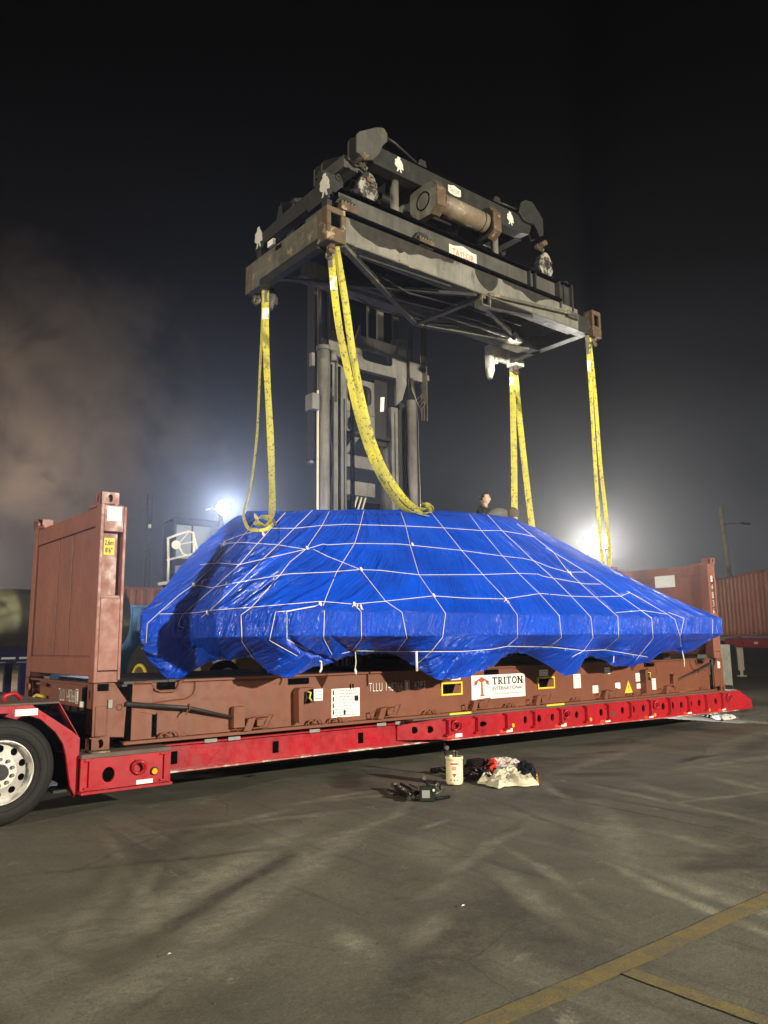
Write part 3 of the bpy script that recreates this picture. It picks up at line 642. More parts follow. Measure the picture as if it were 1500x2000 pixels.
def trailer():
    t = thing('container_trailer', 'red drop deck container trailer with round holes carrying the brown flat rack', 'trailer', (0, 0, 0))
    m = MT['red']
    YF = -.13
    # wheels at the left, under the gooseneck
    for y0, s in ((-.05, -1), (.27, -1), (2.49, 1)):
        wheel(t, -.815, y0, .478, .478, .27, s)
    MB().cyl((-.815, .1, .478), (-.815, 2.3, .478), .07, 12).build('axle', MT['mastdark'], t)
    # gooseneck deck and fender with the wheel arch cut out
    P = lambda px, py, y=YF: at(px, py, 1, y)
    arch = [(-.815+.555*math.cos(a), .478+.545*math.sin(a)) for a in np.linspace(math.pi*.55, .12, 14)]
    tip0 = P(130, 1549); tip1 = P(150, 1549); cr = P(156, 1441); tl = P(62, 1379)
    top = [(tl.x, tl.z+.01), (-2.6, tl.z+.01), (-2.6, 1.06-.09), (-.90, 1.02)]
    poly = [(-1.5, 1.035), (-1.5, tl.z+.01), (tl.x, tl.z+.01), (cr.x, cr.z), (cr.x, .235), (cr.x-.04, .20), (cr.x-.11, .205)]+arch[::-1]
    # build as strips between outer edge and arch so the concave shape stays clean
    outer = [(-1.5, 1.04+.13), (-.95, tl.z+.01), (tl.x, tl.z+.01), (-.42, .93+.02), (cr.x-.08, cr.z+.07), (cr.x, cr.z), (cr.x, .55), (cr.x, .38), (cr.x, .235), (cr.x-.03, .20)]
    outer[0] = (-1.5, tl.z+.01)
    inner = [(-1.5, .98), (-.95, 1.018), (-.70, 1.012), (-.52, .945), (-.38, .82), (-.30, .70), (-.265, .58), (-.245, .46), (-.215, .30), (-.165, .205)]
    mb = MB()
    for i in range(len(outer)-1):
        o0, o1, i0, i1 = outer[i], outer[i+1], inner[i], inner[i+1]
        mb.prism([o0, o1, i1, i0], 1, YF-.001*(i % 2), YF+.05)
    mb.build('fender', m, t)
    MB().box(-2.35, -.36, YF-.004, 2.55, tl.z+.012, tl.z+.03).build('gooseneck_deck', MT['deckgrey'], t, .003)
    MB().prism([(-.36, tl.z+.0125), (cr.x-.01, cr.z+.002), (cr.x-.01, cr.z+.012), (-.36, tl.z+.03)], 1, YF+.002, .10).build('gooseneck_slope', m, t)
    MB().box(-2.33, -.35, .75, .95, .62, tl.z).box(-2.33, -.35, 1.5, 1.7, .62, tl.z).build('gooseneck_beam', m, t, .004)
    for y in (.75, 1.5): MB().prism([(-.36, 1.0), (.35, .62), (.35, .30), (-.1, .30), (-.36, .60)], 1, y, y+.2).build('gooseneck_drop', MT['dark'], t)
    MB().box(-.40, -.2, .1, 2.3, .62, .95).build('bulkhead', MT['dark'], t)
    MB().box(-.75, -.55, YF-.004, YF-.0012, .985, 1.045).build('reflector', MT['white'], t)
    MB().tube([(-.78, .15, tl.z+.03), (-.78, .15, tl.z+.09), (-.68, .2, tl.z+.11), (-.62, .2, tl.z+.05)], .022, 8).build('deck_ring', m, t)
    MB().box(-.35, -.16, YF+.06, .2, .245, .27).build('step', MT['mastdark'], t)
    # bolster box under the left corner of the rack, with a round hole, ring, lamp and reflector
    bx0, bx1, bz0, bz1 = cr.x+.003, .76, .222, .545
    mb = MB(); mb.cell(lambda u, v, d: (u, YF-.06+d, v), bx0+.16, bx0+.42, bz0+.03, bz1, bx0+.27, bz0+.16, .062, .072, .05, 24)
    mb.box(bx0, bx0+.16, YF-.06, YF-.03, bz0+.03, bz1).box(bx0+.42, bx1, YF-.06, YF-.03, bz0+.03, bz1)
    mb.build('bolster_plate', m, t)
    MB().box(bx0, bx1+.01, YF-.10, .5, bz0, bz0+.025).build('bolster_flange', m, t, .003)
    MB().box(bx0, bx1, YF-.07, .9, bz1+.003, bz1+.045).build('bolster_top', MT['deckgrey'], t, .003)
    MB().box(bx0+.1, bx0+.28, YF-.05, .2, bz1+.046, bz1+.058).build('shim_plate', MT['rust'], t)
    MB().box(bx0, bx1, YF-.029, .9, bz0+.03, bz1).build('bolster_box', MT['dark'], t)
    for x in (bx0+.08, bx1-.07):
        MB().box(x-.008, x+.008, YF-.085, YF-.062, bz0+.06, bz1-.02).box(x-.045, x+.03, YF-.082, YF-.062, bz0+.045, bz0+.062).box(x-.045, x+.03, YF-.082, YF-.062, bz1-.022, bz1-.006).build('stiffener', m, t, .002)
    def ring(x, z, y, mm=m):
        o = MB().torus((x, y-.035, z), (.25,1,.3), .062, .016, 18, 7).build('tie_down_ring', mm, t)
        MB().box(x-.03, x+.03, y-.035, y, z+.045, z+.075).build('ring_lug', mm, t, .003)
    ring(bx0+.56, bz0+.20, YF-.06)
    MB().cyl((bx0+.73, YF-.061, bz0+.145), (bx0+.73, YF-.085, bz0+.145), .033, 18, r2=.028).build('side_lamp', MT['amber'], t)
    MB().torus((bx0+.73, YF-.066, bz0+.145), (0,1,0), .036, .006, 18, 5).build('lamp_ring', MT['mastdark'], t)
    MB().box(bx0+.55, bx0+.72, YF-.0645, YF-.0605, bz0+.035, bz0+.075).build('reflector', MT['white'], t)
    # main beams
    for y in (.16, 2.1):
        mb = MB().box(.77, 13.0, y, y+.015, .30, .555); mb.build('main_beam', m, t)
        MB().box(.77, 13.0, y-.09, y+.1, .282, .30).build('bottom_flange', MT['redworn'], t, .003)
        MB().box(.77, 13.0, y-.06, y+.1, .556, .575).build('top_flange', m, t, .003)
    MB().box(.5, 13.0, .3, 2.1, .45, .50).build('cross_plate', MT['dark'], t)
    for px in (328, 527, 694):
        P0 = at(px+6, 1460, 1, .155); MB().box(P0.x, P0.x+.075, .150, .1595, .36, .49).build('slot', MT['dark'], t)
    for px in (411, 457, 614, 745, 781):
        P0 = at(px, 1448, 1, .09); MB().box(P0.x-.07, P0.x+.08, .090, .0965, .556, .598).build('reflector', MT['grey'], t)
    # rear side panel with holes: taper, cells, ribs
    def rx(px): return at(px, 1405, 1, YF).x
    x0, x1 = rx(868), rx(1440); zb = lambda x: .335-.0105*(x-4.4); zt = .605
    MB().add([(rx(818)-.15,.13,.35),(rx(818)-.15,.13,.60),(x0,YF,zt),(x0,YF,zb(x0)), (rx(818)-.15,.16,.35),(rx(818)-.15,.16,.60),(x0,YF+.03,zt),(x0,YF+.03,zb(x0))],
       [(0,1,2,3),(7,6,5,4),(0,3,7,4),(1,5,6,2),(0,4,5,1),(2,6,7,3)]).build('tapered_panel', m, t)
    for f in (.35, .68):
        q = Vector((rx(818)-.15,.13,.47)).lerp(Vector((x0,YF,.47)), f); MB().cyl(q+Vector((-.003,-.008,0)), q+Vector((.02,.02,0)), .045, 20).build('hole_shade', MT['dark'], t)  # black discs drawn for the shade in the holes
    holes = [(897,.045,.05),(943,.075,.035),(1026,.042,.055),(1053,.042,.055),(1079,.042,.055),(1103,.042,.055),(1127,.042,.055),(1175,.045,.06),(1217,.045,.06),(1238,.045,.06),(1258,.045,.06),(1297,.05,.06),(1315,.05,.06),(1333,.05,.06),(1351,.05,.06),(1368,.05,.06),(1401,.055,.06),(1416,.055,.06)]
    edges = [x0]+[(rx(holes[i][0])+rx(holes[i+1][0]))/2 for i in range(len(holes)-1)]+[x1]
    mb = MB()
    for i, (hp, rx_, rz_) in enumerate(holes):
        u0, u1 = edges[i], edges[i+1]; cx = rx(hp); z0 = max(zb(u0), zb(u1)); 
        mb.cell(lambda u, v, d: (u, YF+d, v if v > z0+.001 else zb(u)), u0, u1, z0, zt, cx, (z0+zt)/2+.015, rx_, rz_, .03, 20)
    mb.build('side_panel', m, t)
    MB().beam((x0, YF+.02, zb(x0)-.007), (x1+.02, YF+.02, zb(x1)-.007), .12, .012).build('panel_flange', MT['redworn'], t)
    MB().box(rx(818)-.1, x1+.1, YF+.005, .75, zt+.002, zt+.03-.0385+.028).build('side_deck', MT['deckgrey'], t)
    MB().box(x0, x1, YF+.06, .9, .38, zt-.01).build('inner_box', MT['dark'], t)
    ribs = [873, 930, 988, 1042, 1094, 1144, 1187, 1231, 1270, 1308, 1345, 1380, 1412]
    for k, hp in enumerate(ribs):
        x = rx(hp); MB().box(x-.018, x+.018, YF-.055, YF-.002, zb(x)+.07, zt-.02).box(x-.065, x+.03, YF-.058, YF-.002, zb(x)+.048, zb(x)+.069).box(x-.065, x+.03, YF-.052, YF-.002, zt-.022, zt-.004).build('stiffener', m, t, .002)
    for hp in (886, 1104, 1281, 1425): ring(rx(hp), .50, YF)
    for hp, hz in ((1000, .42), (1152, .38), (1278, .335), (1385, .31)):
        x = rx(hp); MB().cyl((x, YF-.001, hz), (x, YF-.025, hz), .028, 16).build('side_lamp', MT['amber'], t)
    x = rx(1198); MB().box(x-.07, x+.07, YF-.006, YF-.002, .40, .46).build('maker_plate', MT['rust'], t)
    for hp in (888, 988, 1095, 1182, 1268, 1344, 1412):
        x = rx(hp); z = zb(x)+.012
        MB().box(x, x+.13, YF-.005, YF-.0015, z, z+.048).build('reflector', MT['white'], t)
        MB().box(x-.14, x-.005, YF-.005, YF-.0015, z, z+.04).build('red_reflector', MT['redprint'], t)
    # rear end nose, tapering
    MB().prism([(x1, zb(x1)), (x1, zt), (x1+.18, .59), (x1+.62, .42), (x1+.64, .25), (x1+.5, .24)], 1, YF, YF+.35).build('rear_nose', m, t, .006)
    MB().prism([(x1+.02, zb(x1)+.02), (x1+.02, zt-.03), (x1+.16, .56), (x1+.16, .30)], 1, 2.2, 2.55).build('rear_nose', m, t, .006)
    MB().box(x1, x1+.1, YF+.36, 2.19, .25, .58).build('rear_bumper', m, t, .005)
    # small low wheels tucked up inside the rear deck
    for x in (8.7, 9.6, 10.5):
        for y0, s in ((1.70, -1), (2.3, 1)):
            o = MB().cyl((x, y0, .28), (x, y0-s*.25, .28), .28, 28).build('wheel', MT['rubber'], t)
            MB().cyl((x, y0+s*.005, .28), (x, y0-s*.02, .28), .16, 20).build('rim', MT['alu'], o)
    return t
MT['redworn'] = paint('scraped_red_paint', (.42,.06,.05), (.3,.2,.17), .7, .4, rust=(.55,.5,.46), rustamt=.52, scale=4)
trailer()
# ---------------------------------------------------------------- wrapped load: blue tarpaulin
def vnoise(x, y, seed=0):
    tab = np.random.default_rng(seed).random((256, 256))
    xi = np.floor(x).astype(int); yi = np.floor(y).astype(int); fx = x-xi; fy = y-yi
    fx = fx*fx*(3-2*fx); fy = fy*fy*(3-2*fy); g = lambda a, b: tab[a % 256, b % 256]
    return (g(xi,yi)*(1-fx)+g(xi+1,yi)*fx)*(1-fy)+(g(xi,yi+1)*(1-fx)+g(xi+1,yi+1)*fx)*fy
def ridged(x, y, seed=0, oct_=4, lac=2.05, gain=.55):
    s = 0; a = 1; t = 0
    for i in range(oct_):
        s = s+a*(1-abs(2*vnoise(x, y, seed+i)-1))**2; t += a; a *= gain; x = x*lac+13.1; y = y*lac+7.7
    return s/t
def tarp_mat():
    m, nt, b = newmat('blue_tarpaulin'); L = nt.links
    uv = N(nt, 'ShaderNodeUVMap', uv_map='UVMap')
    def nz(scale, st, rot, det=6, ro=.6, dist=0):
        mp = N(nt, 'ShaderNodeMapping'); mp.inputs['Scale'].default_value = (*st, 1); mp.inputs['Rotation'].default_value = (0,0,rot)
        n = N(nt, 'ShaderNodeTexNoise'); n.inputs['Scale'].default_value = scale; n.inputs['Detail'].default_value = det; n.inputs['Roughness'].default_value = ro; n.inputs['Distortion'].default_value = dist
        L.new(uv.outputs[0], mp.inputs[0]); L.new(mp.outputs[0], n.inputs['Vector']); return n.outputs['Fac']
    fv = N(nt, 'ShaderNodeUVMap', uv_map='Folds')
    def fz(scale, st, det=4, ro=.6, dist=0):
        mp = N(nt, 'ShaderNodeMapping'); mp.inputs['Scale'].default_value = (*st, 1)
        n = N(nt, 'ShaderNodeTexNoise'); n.inputs['Scale'].default_value = scale; n.inputs['Detail'].default_value = det; n.inputs['Roughness'].default_value = ro; n.inputs['Distortion'].default_value = dist
        L.new(fv.outputs[0], mp.inputs[0]); L.new(mp.outputs[0], n.inputs['Vector']); return n.outputs['Fac']
    big = nz(.8, (1,1), 0, 4); col = mixc(nt, ramp(nt, big, .35, .65), (.002,.050,.48), (.003,.074,.66))
    fine = fz(9.0, (1,.06), 6, .7); col = mixc(nt, ramp(nt, fine, .5, .75, 0, .35), col, (.001,.027,.28))
    dust = nz(2.2, (1,1), 0, 10, .75); col = mixc(nt, ramp(nt, dust, .60, .80, 0, .25), col, (.08,.20,.55))
    L.new(col, b.inputs['Base Color'])
    L.new(ramp(nt, nz(5, (1,1), 0, 6, .6), .35, .7, .09, .27), b.inputs['Roughness'])
    b.inputs['Specular IOR Level'].default_value = .55
    sv = N(nt, 'ShaderNodeSeparateXYZ'); L.new(uv.outputs[0], sv.inputs[0])
    bandm = mul(nt, ramp(nt, sv.outputs['Y'], BAND0-.01, BAND0), ramp(nt, sv.outputs['Y'], BAND0+.30, BAND0+.45, 1, .55))
    def crease(src, p):
        return mul(nt, mul(nt, 1, mul(nt, mul(nt, mul(nt, src, 2), -1, 'ADD'), 0, 'ABSOLUTE'), 'SUBTRACT'), p, 'POWER')
    msk_ = ramp(nt, nz(1.5, (1,1), 0, 3, .5), .40, .58, .28, 1)
    f1 = mul(nt, mul(nt, crease(fz(7, (1,.05), 3, .6, .15), 9), 1.9), msk_)
    f2 = mul(nt, mul(nt, crease(fz(19, (1,.06), 3, .6, .2), 5), 1.0), msk_)
    h = mul(nt, mul(nt, f1, f2, 'ADD'), mul(nt, fz(30, (1,.10), 4, .6, .2), .18), 'ADD')
    h2 = mul(nt, mul(nt, mul(nt, fz(24, (1,.30), 5, .65, .5), crease(fz(16, (1,.22), 3, .6, .4), 4), 'ADD'), bandm), 2.2)
    h3 = mul(nt, nz(60, (1,1), 0, 3, .5), .12)
    bump(nt, mul(nt, mul(nt, h, h2, 'ADD'), h3, 'ADD'), b, .60, .030)
    return m
BAND0 = 2.642
MT['tarp'] = tarp_mat()
YC = 1.22; SHEET = {}
def stations():
    # rim(x,y), top(x,y,z), skirt bottom(x,y,z); front half from the left tip round to the right tip
    S = [((1.02,1.22), (2.38,1.22,3.38), (1.2,1.22,1.50)),
         ((.80,.62), (2.30,1.20,3.37), (.74,.60,1.58)),
         ((.64,.46), (2.29,1.17,3.365), (.74,.56,1.54)),
         ((.80,.44), (2.29,1.14,3.36), (.92,.52,1.30)),
         ((.97,.43), (2.29,1.10,3.355), (1.08,.50,1.20)),
         ((1.18,.42), (2.30,1.05,3.35), (1.22,.46,1.28)),
         ((1.20,.34), (2.28,.95,3.34), (1.42,.36,1.42)),
         ((1.13,-.38), (2.28,.68,3.28), (1.45,-.02,1.45)),
         ((1.36,-.66), (2.40,.62,3.28), (1.62,-.3,1.45)),
         ((1.60,-.91), (2.5,.62,3.30), (1.80,-.5,1.28)),
         ((1.72,-.93), (2.56,.60,3.30), (1.98,-.48,1.24)),
         ((1.82,-.93), (2.62,.60,3.31), (2.2,-.46,1.30)),
         ((2.0,-.92), (2.7,.60,3.33), (2.45,-.40,1.37)),
         ((2.15,-.92), (2.8,.60,3.345), (2.62,-.35,1.40)),
         ((2.6,-.92), (3.05,.60,3.38), (2.95,-.30,1.46))]
    for x, z, y in ((3.2,1.50,-.28),(3.5,1.47,-.35),(3.75,1.30,-.5),(3.95,1.16,-.62),(4.35,1.13,-.60),(4.8,1.20,-.55),(5.2,1.32,-.48),(5.6,1.45,-.38),(6.0,1.41,-.36),(6.3,1.27,-.44),(6.65,1.08,-.5),(6.95,1.14,-.48),(7.2,1.31,-.38),(7.6,1.36,-.36),(7.95,1.20,-.46),(8.35,1.18,-.46),(9.0,1.27,-.44),(9.35,1.36,-.42),(9.7,1.44,-.42),(9.95,1.34,-.48),(10.2,1.45,-.55),(10.45,1.58,-.68)):
        f = (x-2.6)/(10.6-2.6); S.append(((x,-.92), (3.05+(7.2-3.05)*f**.9, .60, 3.38+.25*math.sin(min(1,f*1.25)*math.pi/2)), (x+.10,y,z)))
    S.append(((10.6,-.92), (7.25,.62,3.60), (10.6,-.78,1.66)))
    S.append(((10.68,-.80), (7.4,.75,3.60), (10.62,-.70,1.64)))
    S.append(((11.35,.2), (7.6,1.0,3.58), (11.0,.3,1.5)))
    S.append(((11.6,1.22), (7.65,1.22,3.58), (11.2,1.22,1.45)))
    back = [((max(a, 1.04+(2*YC-b_-1.22)/2.4), 2*YC-b_), (max(c, 2.45), 2*YC-d, e), (max(f, 1.6), 2*YC-g, max(h, 1.60))) for ((a,b_),(c,d,e),(f,g,h)) in S[-2:0:-1] if a > 1.55]
    return S+back
def build_tarp():
    S = stations(); n = len(S)
    rim = np.array([s[0] for s in S]); top = np.array([s[1] for s in S]); bot = np.array([s[2] for s in S])
    seg = np.linalg.norm(np.roll(rim, -1, 0)-rim, axis=1); cum = np.concatenate([[0], np.cumsum(seg)]); tot = cum[-1]
    half = cum[n//2+1]
    u = np.concatenate([np.arange(0, half+.3, .0155), np.arange(half+.3, tot-.3, .07), np.arange(tot-.3, tot, .02)])
    def interp(a):
        ext = np.concatenate([a, a[:1]]); return np.stack([np.interp(u, cum, ext[:,k]) for k in range(a.shape[1])], 1)
    rimp, topp, botp = interp(rim), interp(top), interp(bot)
    # smooth the skirt hem and the ridge a little
    def smooth(a, k):
        w = np.hanning(k*2+1); w /= w.sum(); e = np.concatenate([a[-k:], a, a[:k]]); return np.stack([np.convolve(e[:,i], w, 'valid') for i in range(a.shape[1])], 1)
    botp = smooth(botp, 7); topp = smooth(topp, 12)
    rz1, rz0 = 1.965, 1.688
    nr = 96; nb = 20; ns = 34
    rows = []; vv = []
    Pt = topp; Pr = np.concatenate([rimp, np.full((len(u),1), rz1)], 1); Pb = np.concatenate([rimp, np.full((len(u),1), rz0)], 1)
    cen = np.stack([np.clip(Pt[:,0], 2.9, 7.0), np.full(len(u), YC), Pt[:,2]+.06], 1)
    for t in np.linspace(0, 1, 10, endpoint=False): rows.append(cen*(1-t)+Pt*t); vv.append(-1+t)
    L1 = np.linalg.norm(Pr-Pt, axis=1).mean()
    for t in np.linspace(0, 1, nr, endpoint=False):
        q = Pt*(1-t)+Pr*t
        q[:,2] += .05*math.sin(math.pi*t)-.0*t + (-.10*math.sin(math.pi*t))*np.clip((rimp[:,0]-8.6)/2, 0, 1)
        left = np.exp(-((rimp[:,0]-.8)/.9)**2); q[:,2] += .06*math.sin(math.pi*min(1, t*1.1))*left
        # rounded shoulder at the ridge
        q[:,2] -= .05*math.exp(-(t/.05)**2)
        rows.append(q); vv.append(L1*t)
    for t in np.linspace(0, 1, nb, endpoint=False): rows.append(Pr*(1-t)+Pb*t); vv.append(L1+.28*t)
    for t in np.linspace(0, 1, ns): 
        q = Pb*(1-t)+botp*t; rows.append(q); vv.append(L1+.28+.5*t)
    G = np.array(rows); nv, nu = G.shape[:2]; V = np.array(vv)[:,None]*np.ones((1,nu)); U = np.ones((nv,1))*u[None,:]
    # normals
    du = np.roll(G, -1, 1)-np.roll(G, 1, 1); dv = np.gradient(G, axis=0); nrm = np.cross(dv, du); nrm /= np.linalg.norm(nrm, axis=2, keepdims=True)+1e-9
    ctr = np.array([5.5, YC, 2.2]); sgn = np.sign(((G-ctr)*nrm).sum(2, keepdims=True)); nrm *= np.where(sgn == 0, 1, sgn)
    # wrinkle fields: long tension folds running from lower left to upper right
    slope = (V >= 0)&(V < L1); band = (V >= L1)&(V < L1+.28); skirt = V >= L1+.28
    fanl = np.exp(-((U-cum[7]-.6)/1.5)**2)
    ac = U+(.55+.35*fanl)*V+.10*vnoise(U*1.1, V*1.0, 3)+.05*vnoise(U*3, V*2.5, 6)
    def fold(freq, al, seed, sharp=2.0, oct_=2): return ridged(ac*freq+.15*vnoise(U*2, V*2, seed+7), V*al+U*.15, seed, oct_)**sharp
    msk = np.clip(vnoise(U*.75+3, V*.9, 5)*2.2-.55, .05, 1.0); msk2 = np.clip(vnoise(U*1.1+9, V*1.3, 15)*2.4-.8, 0, 1.0)
    d = np.zeros_like(U)
    sl = (fold(3.2, .22, 11, 2.2)-.35)*(.022*msk+.050*fanl)+(fold(9, .22, 21, 2.6)-.3)*(.022*msk2+.003+.020*fanl)+(fold(24, .6, 25, 1.8)-.35)*.006*(msk2+fanl*.5+.15)
    edge = np.clip((L1-V)/.10, 0, 1); topf = np.clip(V/.15, .25, 1)
    d += np.where(slope, sl*(.2+.8*edge)*topf, 0)
    d += np.where(slope, -.025*np.sin(math.pi*np.clip(V/L1, 0, 1))*vnoise(U*1.3, V*1.3, 9), 0)
    bx = U+.35*V
    b1 = ridged(bx*13+.6*vnoise(U*3, V*8, 4), V*1.6, 31, 2)**1.5; b2 = vnoise(U*1.6, V*2, 33); b3 = ridged(U*9, V*12, 37, 3)
    d += np.where(band, (b1-.4)*.022*np.clip(b2*2.4-.5, .15, 1.1)+(b3-.5)*.013*np.clip(1.6-b2*2.2, .1, 1)+(vnoise(U*4, V*5, 35)-.5)*.012, 0)
    sx_ = U+1.1*(V-L1)+.12*vnoise(U*2, V*3, 41); grow = np.clip((V-L1-.28)/.30, 0, 1)
    c1 = ridged(sx_*3.6, (V-L1)*.9+U*.2, 43, 2)**1.6; c2 = ridged(sx_*11, (V-L1)*1.5, 45, 2)**1.5
    d += np.where(skirt, (c1-.4)*(.010+.040*grow)+(c2-.4)*.014*(.3+grow)+(vnoise(U*4, V*5, 47)-.5)*.05*grow, 0)
    lap = 1.12+.10*vnoise(U*.8, U*0, 61)+.03*vnoise(U*5, U*0, 62)
    d += np.where(slope&(V < lap)&(U > cum[9])&(U < half*.80), .012, 0)
    d += np.where(V < 0, (vnoise(U*2, V*4, 50)-.5)*.02, 0)
    # one deep fold round the near corner and one at the left tip
    for uc, wd, am in ((cum[10]-.02, .045, -.05), (cum[5]-.10, .035, -.05), (cum[13]+.1, .03, -.02)):
        d += np.where(V >= L1-.02, am*np.exp(-((U-uc-.35*(V-L1-.14)**2*4)/wd)**2), 0)
    G = G+nrm*d[:,:,None]
    mb = MB(); mb.v = [tuple(p) for p in G.reshape(-1,3)]
    mb.f = [(j*nu+i, j*nu+(i+1) % nu, (j+1)*nu+(i+1) % nu, (j+1)*nu+i) for j in range(nv-1) for i in range(nu)]
    mb.sm = [True]*len(mb.f)
    t = thing('tarp_wrapped_load', 'large load wrapped in shiny blue tarpaulin and tied with a net of white rope', 'wrapped load', (5.6, YC, 1.25))
    off = origin(t); me = bpy.data.meshes.new('tarpaulin')
    me.from_pydata([(x-off.x, y-off.y, z-off.z) for x, y, z in mb.v], [], mb.f); me.polygons.foreach_set('use_smooth', mb.sm)
    uvl = me.uv_layers.new(name='UVMap'); UU, VV = U.reshape(-1), V.reshape(-1)
    li = np.empty(len(me.loops), dtype=np.int32); me.loops.foreach_get('vertex_index', li)
    # seam column: keep u continuous
    uvs = np.stack([UU[li], VV[li]], 1); uvs = uvs.reshape(-1, 4, 2)
    wrap = (uvs[:,:,0].max(1)-uvs[:,:,0].min(1)) > tot/2; w = uvs[wrap]; w[:,:,0] = np.where(w[:,:,0] < tot/2, w[:,:,0]+tot, w[:,:,0]); uvs[wrap] = w
    uvl.data.foreach_set('uv', uvs.reshape(-1).astype(np.float32))
    w2 = me.uv_layers.new(name='Folds'); AC = np.where(band, U+.35*V, np.where(skirt, U+1.1*(V-L1), ac)).reshape(-1)
    fw = np.stack([AC[li], VV[li]], 1).reshape(-1, 4, 2); fw[wrap] = fw[wrap][:,:1,:]; w2.data.foreach_set('uv', fw.reshape(-1).astype(np.float32))
    me.materials.append(MT['tarp'])
    o = bpy.data.objects.new('tarpaulin', me); C.objects.link(o); o.parent = t
    # sharp edges along the rim band
    me.attributes.new('sharp_edge', 'BOOLEAN', 'EDGE')
    jr = (10+nr, 10+nr+nb); ev = np.empty(len(me.edges)*2, dtype=np.int32); me.edges.foreach_get('vertices', ev); ev = ev.reshape(-1,2)
    r0 = ev//nu; sharp = np.zeros(len(ev), bool)
    for j in jr: sharp |= (r0[:,0] == j)&(r0[:,1] == j)
    me.attributes['sharp_edge'].data.foreach_set('value', sharp)
    bvh = BVHTree.FromPolygons(mb.v, mb.f); pass
    SHEET.update(me=me, P=G.reshape(-1,3), Nn=nrm.reshape(-1,3), off=np.array(off))
    # timber cradle below, seen through the gaps
    for x in (5.2, 6.9, 8.6, 10.1): MB().box(x, x+.25, -.02 if x > 3 else .3, 2.3, 1.262, 1.36).build('timber_bearer', MT['timber'], t)
    MB().box(4.9, 10.4, .5, 1.9, 1.37, 1.62).build('steel_base_frame', MT['dark'], t)
    return t, bvh
MT['timber'] = plain('dark_timber', (.10,.075,.05), .8, var=.4)
load, TARP = build_tarp()

